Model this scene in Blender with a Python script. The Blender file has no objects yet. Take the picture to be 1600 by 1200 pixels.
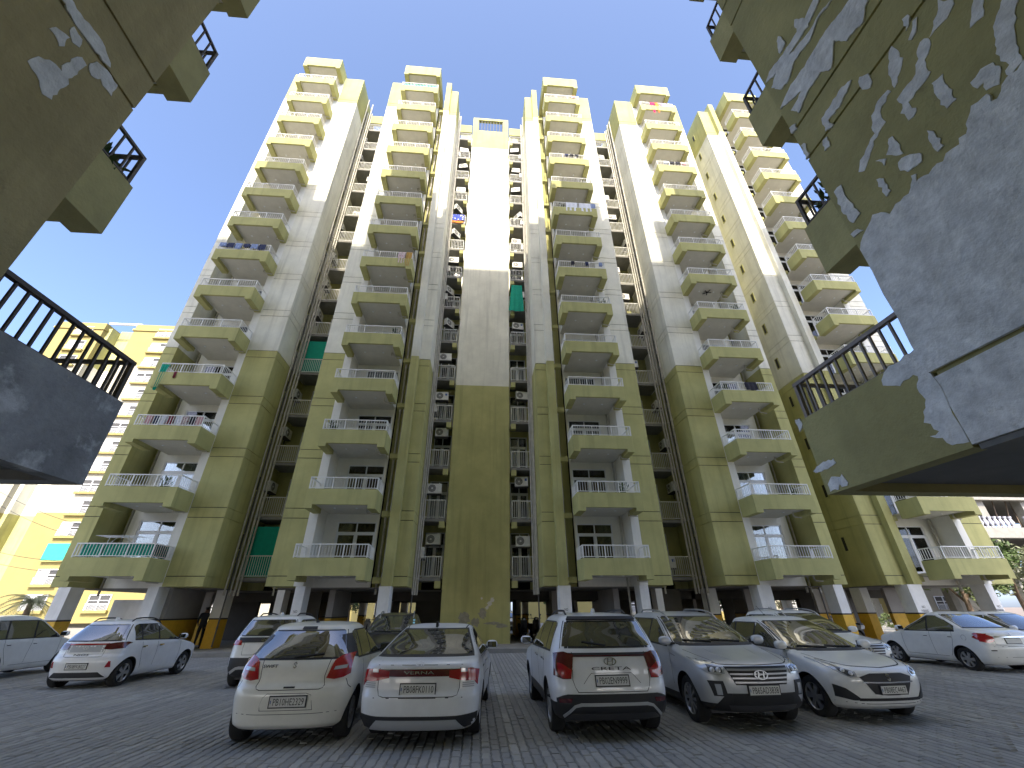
import bpy, bmesh, math, random
from mathutils import Vector, Matrix
from mathutils.bvhtree import BVHTree
random.seed(7)
SC = bpy.context.scene
COL = SC.collection
PI = math.pi
# ---------------------------------------------------------------- camera
cam = bpy.data.cameras.new('camera'); cam.sensor_width = 36.0; cam.sensor_fit = 'HORIZONTAL'
cam.lens = 14.4496; cam.clip_start = 0.05; cam.clip_end = 3000
cob = bpy.data.objects.new('camera', cam); COL.objects.link(cob)
_p, _y, _r = math.radians(28.8153), math.radians(-4.6645), math.radians(-0.4402)
_ri = Vector((math.cos(_y), math.sin(_y), 0)); _fw = Vector((-math.sin(_y), math.cos(_y), 0)); _up = Vector((0, 0, 1))
_f2 = _fw*math.cos(_p)+_up*math.sin(_p); _u2 = _up*math.cos(_p)-_fw*math.sin(_p)
_r3 = _ri*math.cos(_r)+_u2*math.sin(_r); _u3 = _u2*math.cos(_r)-_ri*math.sin(_r)
cob.matrix_world = Matrix(((_r3.x, _u3.x, -_f2.x, 0), (_r3.y, _u3.y, -_f2.y, 0), (_r3.z, _u3.z, -_f2.z, 1.6), (0, 0, 0, 1)))
SC.camera = cob
# ---------------------------------------------------------------- sky, sun, exposure
SUN = Vector((-0.045, -1.0, 0.93)).normalized()      # towards the sun
elev = math.asin(SUN.z); azim = math.atan2(SUN.x, SUN.y)
world = bpy.data.worlds.new('World'); SC.world = world; world.use_nodes = True
nt = world.node_tree; nt.nodes.clear()
sky = nt.nodes.new('ShaderNodeTexSky'); sky.sky_type = 'NISHITA'; sky.sun_disc = False
sky.sun_elevation = elev; sky.sun_rotation = azim
sky.altitude = 250; sky.air_density = 0.5; sky.dust_density = 2.6; sky.ozone_density = 2.2
bg = nt.nodes.new('ShaderNodeBackground'); bg.inputs['Strength'].default_value = 0.15
wo = nt.nodes.new('ShaderNodeOutputWorld')
nt.links.new(sky.outputs[0], bg.inputs[0]); nt.links.new(bg.outputs[0], wo.inputs[0])
sl = bpy.data.lights.new('sun', 'SUN'); sl.energy = 2.0; sl.angle = math.radians(0.53); sl.color = (0.88, 0.79, 0.63)
so = bpy.data.objects.new('sun', sl); COL.objects.link(so)
so.rotation_euler = (-SUN).to_track_quat('-Z', 'Y').to_euler(); so.location = (0, -60, 90)
SC.view_settings.view_transform = 'Standard'; SC.view_settings.look = 'None'
SC.view_settings.exposure = 2.2; SC.view_settings.gamma = 1.0; SC.view_settings.use_curve_mapping = False
try:
    SC.cycles.max_bounces = 9; SC.cycles.diffuse_bounces = 5; SC.cycles.transparent_max_bounces = 12
    SC.cycles.sample_clamp_indirect = 6.0; SC.cycles.caustics_reflective = False; SC.cycles.caustics_refractive = False
except Exception: pass

# ---------------------------------------------------------------- materials
MAT = {}
def _mix(nt, a, b, fac, mode='MIX'):
    m = nt.nodes.new('ShaderNodeMix'); m.data_type = 'RGBA'; m.blend_type = mode
    for s, v in ((m.inputs[0], fac), (m.inputs[6], a), (m.inputs[7], b)):
        if hasattr(v, 'is_linked') or hasattr(v, 'links'): nt.links.new(v, s)
        elif isinstance(v, (int, float)): s.default_value = v
        else: s.default_value = (*v[:3], 1)
    return m.outputs[2]
def _noise(nt, vec, scale, detail=4, rough=0.6, stretch=None):
    if stretch:
        mp = nt.nodes.new('ShaderNodeMapping'); mp.inputs['Scale'].default_value = stretch
        nt.links.new(vec, mp.inputs['Vector']); vec = mp.outputs[0]
    n = nt.nodes.new('ShaderNodeTexNoise'); n.inputs['Scale'].default_value = scale
    n.inputs['Detail'].default_value = detail; n.inputs['Roughness'].default_value = rough
    nt.links.new(vec, n.inputs['Vector']); return n.outputs['Fac']
def _ramp(nt, fac, a, b):
    r = nt.nodes.new('ShaderNodeMapRange'); r.inputs[1].default_value = a; r.inputs[2].default_value = b; r.clamp = True
    nt.links.new(fac, r.inputs[0]); return r.outputs[0]
def _math(nt, op, a, b):
    m = nt.nodes.new('ShaderNodeMath'); m.operation = op
    for s, v in ((m.inputs[0], a), (m.inputs[1], b)):
        if isinstance(v, (int, float)): s.default_value = v
        else: nt.links.new(v, s)
    return m.outputs[0]
def mat(name, col, rough=0.6, metal=0.0, spec=0.5, var=0.0, vscale=1.2, streak=0.0, dirt=None, bump=0.0, bscale=30, coat=0.0, emit=None):
    if name in MAT: return MAT[name]
    m = bpy.data.materials.new(name); m.use_nodes = True; nt = m.node_tree
    p = nt.nodes['Principled BSDF']
    p.inputs['Base Color'].default_value = (*col, 1); p.inputs['Roughness'].default_value = rough
    p.inputs['Metallic'].default_value = metal; p.inputs['Specular IOR Level'].default_value = spec
    if coat: p.inputs['Coat Weight'].default_value = coat; p.inputs['Coat Roughness'].default_value = 0.04
    if emit: p.inputs['Emission Color'].default_value = (*emit[:3], 1); p.inputs['Emission Strength'].default_value = emit[3]
    if var or streak or bump or dirt:
        g = nt.nodes.new('ShaderNodeNewGeometry'); pos = g.outputs['Position']
        c = col
        if var:
            f = _ramp(nt, _noise(nt, pos, vscale, 6, 0.65), 0.3, 0.7)
            lo = tuple(x*(1-var) for x in col); hi = tuple(min(1, x*(1+var*0.6)) for x in col)
            c = _mix(nt, lo, hi, f)
        if streak:
            f = _ramp(nt, _noise(nt, pos, 1.0, 5, 0.6, (2.6, 2.6, 0.16)), 0.50, 0.74)
            dk = tuple(x*(1-streak) for x in col)
            c = _mix(nt, c, dk, _math(nt, 'MULTIPLY', f, 0.8))
        if dirt:
            f = _ramp(nt, _noise(nt, pos, dirt[1], 8, 0.7), dirt[2], dirt[2]+0.12)
            c = _mix(nt, c, dirt[0], f)
        nt.links.new(c, p.inputs['Base Color'])
        if bump:
            b = nt.nodes.new('ShaderNodeBump'); b.inputs['Strength'].default_value = bump; b.inputs['Distance'].default_value = 0.02
            nt.links.new(_noise(nt, pos, bscale, 5, 0.65), b.inputs['Height']); nt.links.new(b.outputs[0], p.inputs['Normal'])
    MAT[name] = m; return m
OLIVE = (0.465, 0.45, 0.195); WHITE = (0.77, 0.76, 0.66)
mat('olive', OLIVE, 0.85, spec=0.25, var=0.16, vscale=0.7, streak=0.30, bump=0.3, bscale=24, dirt=((0.30, 0.265, 0.13), 2.1, 0.70))
mat('white', WHITE, 0.85, spec=0.25, var=0.15, vscale=0.6, streak=0.30, bump=0.3, bscale=24, dirt=((0.56, 0.54, 0.47), 1.7, 0.68))
mat('reveal', (0.82, 0.81, 0.745), 0.85, spec=0.25, var=0.06, streak=0.10)
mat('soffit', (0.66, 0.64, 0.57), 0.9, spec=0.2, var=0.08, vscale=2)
mat('groove', (0.10, 0.10, 0.08), 0.95, spec=0.1)
mat('wrail', (0.80, 0.80, 0.76), 0.5, var=0.06, vscale=4)
mat('frame', (0.78, 0.80, 0.82), 0.4)
mat('pipe', (0.50, 0.48, 0.42), 0.6, var=0.25, vscale=2)
mat('pipe_dark', (0.10, 0.10, 0.10), 0.6)
mat('acwhite', (0.72, 0.72, 0.68), 0.5, var=0.12, vscale=5)
mat('black', (0.015, 0.015, 0.015), 0.5)
mat('dkgrey', (0.06, 0.06, 0.06), 0.7)
mat('yellow', (0.72, 0.42, 0.03), 0.6, var=0.15, vscale=3, dirt=((0.25, 0.17, 0.05), 3, 0.62))
mat('colwhite', (0.80, 0.80, 0.78), 0.8, var=0.10, vscale=2.5, streak=0.15)
mat('stiltwall', (0.36, 0.345, 0.33), 0.9, var=0.12, vscale=1.5)
mat('unlit_room', (0.035, 0.033, 0.03), 0.9)  # near-black colour stands in for the darkness of unlit interiors
mat('concrete', (0.24, 0.235, 0.215), 0.9, var=0.2, vscale=2, bump=0.3)
mat('plinth', (0.33, 0.32, 0.29), 0.9, var=0.2, vscale=3, bump=0.3, dirt=((0.16, 0.155, 0.14), 4, 0.6))
mat('curtain_brown', (0.16, 0.10, 0.06), 0.9, var=0.35, vscale=9)
mat('curtain_grey', (0.28, 0.27, 0.27), 0.9, var=0.2, vscale=9)
mat('curtain_white', (0.62, 0.62, 0.62), 0.9)
mat('rail_shaded', (0.075, 0.06, 0.05), 0.55, var=0.2, vscale=8)  # dark brown carries the shade that the foreground railings stand in
mat('paintrail', (0.26, 0.22, 0.20), 0.5, var=0.2, vscale=8)
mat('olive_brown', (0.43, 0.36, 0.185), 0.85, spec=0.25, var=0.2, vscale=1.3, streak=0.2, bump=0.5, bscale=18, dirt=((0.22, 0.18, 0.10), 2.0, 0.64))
mat('olive_shaded', (0.43, 0.39, 0.18), 0.85, spec=0.25, var=0.2, vscale=1.3, streak=0.2, bump=0.5, bscale=18, dirt=((0.22, 0.20, 0.10), 2.3, 0.66))  # same olive paint, darkened in colour for the shaded foreground blocks
mat('putty', (0.80, 0.80, 0.79), 0.9, spec=0.2, var=0.28, vscale=7, streak=0.2, bump=1.0, bscale=11, dirt=((0.50, 0.50, 0.49), 6, 0.60))
mat('greyplaster', (0.33, 0.335, 0.34), 0.9, spec=0.2, var=0.45, vscale=2.2, streak=0.25, bump=1.0, bscale=7, dirt=((0.56, 0.57, 0.58), 2.4, 0.54))
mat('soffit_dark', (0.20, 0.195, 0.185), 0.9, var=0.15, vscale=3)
mat('farwall', (0.36, 0.34, 0.27), 0.85, var=0.06); mat('faryellow', (0.30, 0.25, 0.09), 0.85, var=0.08, vscale=0.5)
def glassmat(name, tint=(0.75, 0.8, 0.8), refl=0.9):
    m = bpy.data.materials.new(name); m.use_nodes = True; nt = m.node_tree; nt.nodes.clear()
    t = nt.nodes.new('ShaderNodeBsdfTransparent'); t.inputs[0].default_value = (*tint, 1)
    g = nt.nodes.new('ShaderNodeBsdfGlossy'); g.inputs['Roughness'].default_value = 0.02; g.inputs[0].default_value = (refl, refl, refl, 1)
    f = nt.nodes.new('ShaderNodeFresnel'); f.inputs[0].default_value = 1.6
    x = nt.nodes.new('ShaderNodeMixShader'); o = nt.nodes.new('ShaderNodeOutputMaterial')
    nt.links.new(f.outputs[0], x.inputs[0]); nt.links.new(t.outputs[0], x.inputs[1]); nt.links.new(g.outputs[0], x.inputs[2]); nt.links.new(x.outputs[0], o.inputs[0])
    MAT[name] = m; return m
glassmat('glass')

# ---------------------------------------------------------------- mesh helpers
class MB:
    def __init__(s): s.v = []; s.f = []; s.m = []; s.mats = []; s.cur = 0
    def use(s, name):
        if name not in s.mats: s.mats.append(name)
        s.cur = s.mats.index(name); return s
    def add(s, vs, fs):
        o = len(s.v); s.v += [tuple(v) for v in vs]
        for f in fs: s.f.append(tuple(i+o for i in f)); s.m.append(s.cur)
        return s
    def box(s, x0, x1, y0, y1, z0, z1):
        if x0 > x1: x0, x1 = x1, x0
        if y0 > y1: y0, y1 = y1, y0
        if z0 > z1: z0, z1 = z1, z0
        return s.add([(x0,y0,z0),(x1,y0,z0),(x1,y1,z0),(x0,y1,z0),(x0,y0,z1),(x1,y0,z1),(x1,y1,z1),(x0,y1,z1)],
                     [(3,2,1,0),(4,5,6,7),(0,1,5,4),(1,2,6,5),(2,3,7,6),(3,0,4,7)])
    def obox(s, c, ax, ay, az):      # oriented box: centre and three half vectors
        c, ax, ay, az = map(Vector, (c, ax, ay, az)); vs = []
        for k in (-1, 1):
            for (i, j) in ((-1,-1),(1,-1),(1,1),(-1,1)): vs.append(c+ax*i+ay*j+az*k)
        return s.add(vs, [(3,2,1,0),(4,5,6,7),(0,1,5,4),(1,2,6,5),(2,3,7,6),(3,0,4,7)])
    def prism(s, poly, a0, a1, axis='y'):
        def P(p, a): return (p[0], a, p[1]) if axis == 'y' else ((a, p[0], p[1]) if axis == 'x' else (p[0], p[1], a))
        n = len(poly)
        return s.add([P(p, a0) for p in poly]+[P(p, a1) for p in poly],
                     [tuple(range(n)), tuple(range(2*n-1, n-1, -1))]+[(i, i+n, (i+1) % n+n, (i+1) % n) for i in range(n)])
    def tube(s, pts, r, n=8, cap=True):
        pts = [Vector(p) for p in pts]; rs = r if isinstance(r, (list, tuple)) else [r]*len(pts); rings = []
        ref = None
        for i, p in enumerate(pts):
            d = (pts[min(i+1, len(pts)-1)]-pts[max(i-1, 0)]).normalized()
            if ref is None: ref = Vector((0,0,1)) if abs(d.z) < 0.9 else Vector((1,0,0))
            a = d.cross(ref).normalized(); b = d.cross(a).normalized(); ref = -b if False else ref
            rings.append([p+(a*math.cos(2*PI*k/n)+b*math.sin(2*PI*k/n))*rs[i] for k in range(n)])
        vs = [v for q in rings for v in q]; fs = []
        for i in range(len(pts)-1):
            for k in range(n): fs.append((i*n+k, i*n+(k+1) % n, (i+1)*n+(k+1) % n, (i+1)*n+k))
        if cap: fs += [tuple(range(n-1, -1, -1)), tuple(range((len(pts)-1)*n, len(pts)*n))]
        return s.add(vs, fs)
    def lathe(s, prof, n=24, axis='z', c=(0,0,0)):   # prof: (radius, height)
        vs = []; fs = []
        for r, h in prof:
            for k in range(n):
                a = 2*PI*k/n; x, y = r*math.cos(a), r*math.sin(a)
                v = (x, y, h) if axis == 'z' else ((x, h, y) if axis == 'y' else (h, x, y))
                vs.append((v[0]+c[0], v[1]+c[1], v[2]+c[2]))
        for i in range(len(prof)-1):
            for k in range(n): fs.append((i*n+k, i*n+(k+1) % n, (i+1)*n+(k+1) % n, (i+1)*n+k))
        return s.add(vs, fs)
    def ell(s, c, rx, ry, rz, nu=14, nv=9, p=1.0):
        vs = []; fs = []
        def q(t): return math.copysign(abs(t)**p, t)
        for j in range(nv+1):
            b = -PI/2+PI*j/nv
            for i in range(nu):
                a = 2*PI*i/nu
                vs.append((c[0]+rx*q(math.cos(b))*q(math.cos(a)), c[1]+ry*q(math.cos(b))*q(math.sin(a)), c[2]+rz*q(math.sin(b))))
        for j in range(nv):
            for i in range(nu): fs.append((j*nu+i, j*nu+(i+1) % nu, (j+1)*nu+(i+1) % nu, (j+1)*nu+i))
        return s.add(vs, fs)
    def mesh(s, name, smooth=False):
        me = bpy.data.meshes.new(name); me.from_pydata(s.v, [], s.f)
        for n in s.mats: me.materials.append(MAT[n])
        if len(s.mats) > 1: me.polygons.foreach_set('material_index', s.m)
        bm = bmesh.new(); bm.from_mesh(me); bmesh.ops.recalc_face_normals(bm, faces=bm.faces); bm.to_mesh(me); bm.free()
        if smooth:
            me.polygons.foreach_set('use_smooth', [True]*len(me.polygons))
            try: me.set_sharp_from_angle(angle=math.radians(38))
            except Exception: pass
        me.update(); return me
    def build(s, name, parent=None, loc=(0,0,0), rz=0, smooth=False, **k):
        return put(name, s.mesh(name, smooth), parent, loc, rz, **k)
def put(name, me, parent=None, loc=(0,0,0), rz=0, label=None, category=None, group=None, kind=None, scale=None):
    o = bpy.data.objects.new(name, me); COL.objects.link(o)
    if parent: o.parent = parent
    o.location = loc; o.rotation_euler = (0, 0, rz)
    if scale: o.scale = scale
    if label: o['label'] = label
    if category: o['category'] = category
    if group: o['group'] = group
    if kind: o['kind'] = kind
    return o
def empty(name, loc=(0,0,0), rz=0, **k): return put(name, None, None, loc, rz, **k)
ORD = ['', 'first', 'second', 'third', 'fourth', 'fifth', 'sixth', 'seventh', 'eighth', 'ninth', 'tenth', 'eleventh', 'twelfth', 'thirteenth', 'fourteenth']
# ================================================================ ground
def ground_material():
    m = bpy.data.materials.new('pavers'); m.use_nodes = True; nt = m.node_tree; p = nt.nodes['Principled BSDF']
    g = nt.nodes.new('ShaderNodeNewGeometry'); pos = g.outputs['Position']
    sp = nt.nodes.new('ShaderNodeSeparateXYZ'); nt.links.new(pos, sp.inputs[0])
    wob = _math(nt, 'MULTIPLY', _math(nt, 'SINE', _math(nt, 'MULTIPLY', sp.outputs[1], 26.0), 0), 0.007)
    xx = _math(nt, 'ADD', sp.outputs[0], wob)
    row = _math(nt, 'MULTIPLY', xx, 1/0.125)
    fr = _math(nt, 'ABSOLUTE', _math(nt, 'SUBTRACT', _math(nt, 'FRACT', row, 0), 0.5), 0)       # 0.5 at the joint
    jx = _ramp(nt, fr, 0.36, 0.49)
    fl = _math(nt, 'FLOOR', row, 0)
    yy = _math(nt, 'ADD', _math(nt, 'MULTIPLY', sp.outputs[1], 1/0.24), _math(nt, 'MULTIPLY', fl, 0.5))
    jy = _ramp(nt, _math(nt, 'ABSOLUTE', _math(nt, 'SUBTRACT', _math(nt, 'FRACT', yy, 0), 0.5), 0), 0.46, 0.495)
    j = _math(nt, 'MAXIMUM', jx, _math(nt, 'MULTIPLY', jy, 0.3))
    cb = nt.nodes.new('ShaderNodeCombineXYZ'); nt.links.new(fl, cb.inputs[0]); nt.links.new(_math(nt, 'FLOOR', yy, 0), cb.inputs[1])
    wn = nt.nodes.new('ShaderNodeTexWhiteNoise'); nt.links.new(cb.outputs[0], wn.inputs[0])
    rn = nt.nodes.new('ShaderNodeTexWhiteNoise'); rn.noise_dimensions = '1D'; nt.links.new(fl, rn.inputs['W'])
    c = _mix(nt, (0.36, 0.345, 0.305), (0.45, 0.435, 0.39), wn.outputs[0])
    c = _mix(nt, c, (0.24, 0.236, 0.225), _math(nt, 'MULTIPLY', rn.outputs[0], 0.75))
    big = _ramp(nt, _noise(nt, pos, 0.45, 6, 0.65), 0.35, 0.7)
    c = _mix(nt, c, (0.26, 0.255, 0.24), _math(nt, 'MULTIPLY', big, 0.6))
    oil = _ramp(nt, _noise(nt, pos, 0.9, 8, 0.7), 0.62, 0.74)
    c = _mix(nt, c, (0.12, 0.118, 0.115), _math(nt, 'MULTIPLY', oil, 0.6))
    c = _mix(nt, c, (0.13, 0.127, 0.12), _math(nt, 'MULTIPLY', j, 0.75))
    nt.links.new(c, p.inputs['Base Color']); p.inputs['Roughness'].default_value = 0.85; p.inputs['Specular IOR Level'].default_value = 0.3
    b = nt.nodes.new('ShaderNodeBump'); b.inputs['Strength'].default_value = 0.9; b.inputs['Distance'].default_value = 0.012
    h = _math(nt, 'ADD', _math(nt, 'MULTIPLY', j, -1.0), _math(nt, 'MULTIPLY', _noise(nt, pos, 40, 5, 0.7), 0.35))
    nt.links.new(h, b.inputs['Height']); nt.links.new(b.outputs[0], p.inputs['Normal'])
    MAT['pavers'] = m
ground_material()
mat('earth', (0.24, 0.19, 0.15), 0.95, var=0.3, vscale=0.3)
MB().use('earth').add([(-900,-900,-0.02),(900,-900,-0.02),(900,900,-0.02),(-900,900,-0.02)], [(0,1,2,3)]).build('ground', kind='structure')
PAVE = MB().use('pavers').add([(-75,-12,0),(70,-12,0),(70,75,0),(-75,75,0)], [(0,1,2,3)]).build('pavement', kind='structure')
# interlocking pavers laid in rows away from the camera, built one by one where they can be told apart
def paver_material():
    m = bpy.data.materials.new('paver'); m.use_nodes = True; nt = m.node_tree; p = nt.nodes['Principled BSDF']
    g = nt.nodes.new('ShaderNodeNewGeometry'); pos = g.outputs['Position']
    sp = nt.nodes.new('ShaderNodeSeparateXYZ'); nt.links.new(pos, sp.inputs[0])
    fl = _math(nt, 'FLOOR', _math(nt, 'MULTIPLY', sp.outputs[0], 8.0), 0)
    fy = _math(nt, 'FLOOR', _math(nt, 'ADD', _math(nt, 'MULTIPLY', sp.outputs[1], 1/0.24), _math(nt, 'MULTIPLY', fl, 0.5)), 0)
    cb = nt.nodes.new('ShaderNodeCombineXYZ'); nt.links.new(fl, cb.inputs[0]); nt.links.new(fy, cb.inputs[1])
    wn = nt.nodes.new('ShaderNodeTexWhiteNoise'); nt.links.new(cb.outputs[0], wn.inputs[0])
    c = _mix(nt, (0.35, 0.338, 0.30), (0.44, 0.425, 0.38), wn.outputs[0])
    rn = nt.nodes.new('ShaderNodeTexWhiteNoise'); rn.noise_dimensions = '1D'; nt.links.new(fl, rn.inputs['W'])
    c = _mix(nt, c, (0.22, 0.217, 0.205), _math(nt, 'MULTIPLY', rn.outputs[0], 0.7))
    c = _mix(nt, c, (0.24, 0.235, 0.22), _math(nt, 'MULTIPLY', _ramp(nt, _noise(nt, pos, 0.5, 6, 0.65), 0.35, 0.7), 0.6))
    c = _mix(nt, c, (0.11, 0.108, 0.105), _math(nt, 'MULTIPLY', _ramp(nt, _noise(nt, pos, 1.1, 8, 0.7), 0.60, 0.72), 0.6))
    c = _mix(nt, c, (0.50, 0.49, 0.46), _math(nt, 'MULTIPLY', _ramp(nt, _noise(nt, pos, 9.0, 8, 0.8), 0.60, 0.75), 0.5))
    nt.links.new(c, p.inputs['Base Color']); p.inputs['Roughness'].default_value = 0.9; p.inputs['Specular IOR Level'].default_value = 0.25
    b = nt.nodes.new('ShaderNodeBump'); b.inputs['Strength'].default_value = 0.6; b.inputs['Distance'].default_value = 0.006
    nt.links.new(_noise(nt, pos, 60, 5, 0.7), b.inputs['Height']); nt.links.new(b.outputs[0], p.inputs['Normal'])
    MAT['paver'] = m
paver_material()
def paver_pts(x0, y0, dz, tx, ty):
    W, L = 0.125, 0.24; base = []; top = []
    ys = [0, 0.25, 0.5, 0.75, 1.0]; wob = lambda y: 0.007*math.sin(y*26.18)
    out = [(W+wob(y0+t*L), t*L) for t in ys]+[(0+wob(y0+t*L), t*L) for t in reversed(ys)]
    g = 0.0045; ch = 0.012; cx, cy = W/2, L/2
    def ins(p, d): return (p[0]-math.copysign(d*1.5, p[0]-cx), p[1] if abs(abs(p[1]-cy)-cy) > 1e-6 else p[1]-math.copysign(d*0.55, p[1]-cy))
    a = [ins(p, g) for p in out]; b = [ins(p, ch) for p in out]; n = len(out)
    h = 0.016+dz
    vs = [(x0+p[0], y0+p[1], 0.002) for p in a]+[(x0+p[0], y0+p[1], h+tx*(p[0]-cx)+ty*(p[1]-cy)) for p in b]
    fs = [(i, (i+1) % n, n+(i+1) % n, n+i) for i in range(n)]+[tuple(range(n, 2*n))]
    return vs, fs
rp = random.Random(77); single = []; mv = []; mf = []
ry0, ry1 = 5.28, 15.0
for i in range(-136, 145):
    x = i*0.125; off = -0.12 if i % 2 else 0.0
    for j in range(int((ry1-ry0)/0.24)):
        y = ry0+j*0.24+off
        if abs(x) > 5.0+(y-5.0)*1.45: continue
        dz = rp.gauss(0, 0.0022)-0.006*max(0, math.sin(x*0.9+1)*math.sin(y*0.7)); vs, fs = paver_pts(x, y, dz, rp.gauss(0, 0.02), rp.gauss(0, 0.012))
        if y > 6.35 and len(single) < 300 and -0.5 < x < 2.2 or (6.35 < y < 6.9 and -3.5 < x < 4.5 and len(single) < 300): single.append((vs, fs))
        else:
            o = len(mv); mv += vs; mf += [tuple(k+o for k in f) for f in fs]
me = bpy.data.meshes.new('paver_field'); me.from_pydata(mv, [], mf); me.materials.append(MAT['paver']); put('paver_field', me, PAVE, kind='stuff')
for vs, fs in single:
    me = bpy.data.meshes.new('paver'); me.from_pydata(vs, [], fs); me.materials.append(MAT['paver']); put('paver', me, PAVE)

# ================================================================ main apartment building
YB, YF, YW, YC, YK = 19.915, 21.2, 22.45, 24.2, 36.0
Z0, Z5, Z13, ZR = 2.6, 15.02, 41.57, 45.6
BLD = empty('apartment_building', (0, 21.2, 0), label='tall olive and white apartment tower block with stacked balconies facing the camera', category='building')
def part(mb, name, smooth=False, **k):
    o = mb.build(name, BLD, (0, -21.2, 0), smooth=smooth, **k); return o
def zsplit(z):     # paint by height
    return 'olive' if (z < Z5-0.01 or z > Z13-0.01) else 'white'
def vol(name, x0, x1, y0, y1, z0=Z0, z1=ZR, mono=None):
    if mono: part(MB().use(mono).box(x0, x1, y0, y1, z0, z1), name); return
    for a, b in ((z0, Z5), (Z5, Z13), (Z13, z1)):
        if b > a: part(MB().use(zsplit(a)).box(x0, x1, y0, y1, a, b), name)
PANELS = {}
def panels(face, a0, a1, c, top=ZR):
    """storey panels over a wall face: face 'y-' (front, plane y=c), 'x+'/'x-' (side, plane x=c)"""
    t = 0.025
    for k in range(14):
        segs = [('band_panel', Z0+0.004 if k == 0 else 2.57+3*k, 3.00+3*k), ('wall_panel', 3.035+3*k, 5.535+3*k if k < 13 else top)]
        for nm, z0, z1 in segs:
            m = zsplit(z0)
            key = (face, round(a1-a0, 3), nm, round(z1-z0, 3), m)
            if key not in PANELS:
                b = MB().use(m); w = a1-a0; h = z1-z0
                if face == 'y-': b.box(0, w, -t, 0, 0, h)
                elif face == 'x+': b.box(0, t, 0, w, 0, h)
                else: b.box(-t, 0, 0, w, 0, h)
                PANELS[key] = b.mesh(nm)
            loc = (a0, c-21.2, z0) if face == 'y-' else (c, a0-21.2, z0)
            put(nm, PANELS[key], BLD, loc)
def core(name, x0, x1, y0, y1, z0=Z0, z1=ZR-0.03):
    x0, x1 = sorted((x0, x1))
    vol(name, x0+0.004, x1-0.004, y0+0.004, y1, z0, z1)
    part(MB().use('groove').box(x0+0.008, x1-0.008, y0, y0+0.004, z0, z1), 'joint_backing')

# --- balcony, railing, window, door prototypes (shared meshes)
BW, BD = 3.22, YF-YB
def balcony_mesh(wb=BW, dep=BD, back=YW-YB, m='olive'):
    b = MB().use(m); h = wb/2; e = 0.36
    prof = [(-h, 0), (-h+e, 0), (-h+e, 0.17), (h-e, 0.17), (h-e, 0), (h, 0), (h, 0.89), (-h, 0.89)]
    b.prism(prof, 0, 0.12, 'y')
    for s in (-1, 1):
        b.box(s*h, s*(h-0.12), 0.12, dep, 0.36, 0.888)
        b.box(s*h, s*(h-e), 0.12, dep, 0, 0.36)
    b.use('soffit').box(-h+e, h-e, 0.12, back, 0.225, 0.36)
    return b.mesh('balcony')
def railing_mesh(wb=BW, dep=BD, z0=0.89, z1=1.47, m='wrail', sp=0.125, bt=0.009):
    b = MB().use(m); h = wb/2-0.05; y0 = 0.06
    b.box(-h-0.02, h+0.02, y0-0.025, y0+0.025, z1-0.045, z1)
    b.box(-h, h, y0-0.012, y0+0.012, z0+0.05, z0+0.08)
    for x in (-h, -h/3, h/3, h): b.box(x-0.022, x+0.022, y0-0.022, y0+0.022, z0, z1-0.045)
    n = int(2*h/sp)
    for i in range(1, n): x = -h+2*h*i/n; b.box(x-bt, x+bt, y0-bt, y0+bt, z0+0.08, z1-0.045)
    for s in (-1, 1):
        x = s*h
        b.box(x-0.02, x+0.02, y0+0.025, dep, z1-0.043, z1-0.002); b.box(x-0.011, x+0.011, y0+0.02, dep, z0+0.05, z0+0.078)
        n2 = int((dep-y0)/sp)
        for i in range(1, n2): y = y0+(dep-y0)*i/n2; b.box(x-bt, x+bt, y-bt, y+bt, z0+0.078, z1-0.043)
        b.box(x-0.022, x+0.022, dep-0.05, dep-0.006, z0, z1-0.045)
    return b.mesh('railing')
ME_BAL, ME_RAIL = balcony_mesh(), railing_mesh()
ME_LAMP = MB().use('frame').lathe([(0.0, 0), (0.05, 0), (0.06, 0.02), (0.06, 0.03)], 10).mesh('ceiling_light')
def window_meshes(w, h, tr, d=0.07):
    """frame mesh (origin bottom centre, front at y=0) and pane rectangles"""
    b = MB().use('frame'); f = 0.06; hw = w/2
    b.box(-hw, -hw+f, 0, d, 0, h); b.box(hw-f, hw, 0, d, 0, h)
    b.box(-hw+f, hw-f, 0, d, h-f, h); b.box(-hw+f, hw-f, 0, d, 0, f); b.box(-hw+f, hw-f, 0.002, d, tr-0.045, tr+0.045)
    b.box(-0.04, 0.04, 0.004, d, f, tr-0.045); b.box(-0.03, 0.03, 0.004, d, tr+0.045, h-f)
    for x0 in (-hw+f, 0.04):
        x1 = x0+hw-f-0.04; g = 0.05
        b.box(x0, x0+g, 0.015, d-0.01, f, tr-0.045); b.box(x1-g, x1, 0.015, d-0.01, f, tr-0.045)
        b.box(x0+g, x1-g, 0.015, d-0.01, f, f+0.09); b.box(x0+g, x1-g, 0.015, d-0.01, tr-0.11, tr-0.045)
    fm = b.mesh('window'); ps = []
    for (x0, x1, z0, z1) in ((-hw+f+0.05, -0.09, f+0.09, tr-0.11), (0.09, hw-f-0.05, f+0.09, tr-0.11), (-hw+f, -0.03, tr+0.045, h-f), (0.03, hw-f, tr+0.045, h-f)):
        ps.append(MB().use('glass').box(x0, x1, 0.03, 0.036, z0, z1).mesh('pane'))
    return fm, ps
def curtain_mesh(x0, x1, h, m):
    b = MB().use(m); n = max(6, int((x1-x0)/0.11)); vs = []; fs = []
    for i in range(n+1):
        x = x0+(x1-x0)*i/n; y = 0.16+(0.022 if i % 2 else -0.022)
        vs += [(x, y, 0.05), (x, y, h-0.05)]
    for i in range(n): fs.append((2*i, 2*i+2, 2*i+3, 2*i+1))
    return b.add(vs, fs).mesh('curtain')
WF, WP = window_meshes(1.95, 2.5, 1.97)
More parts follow.
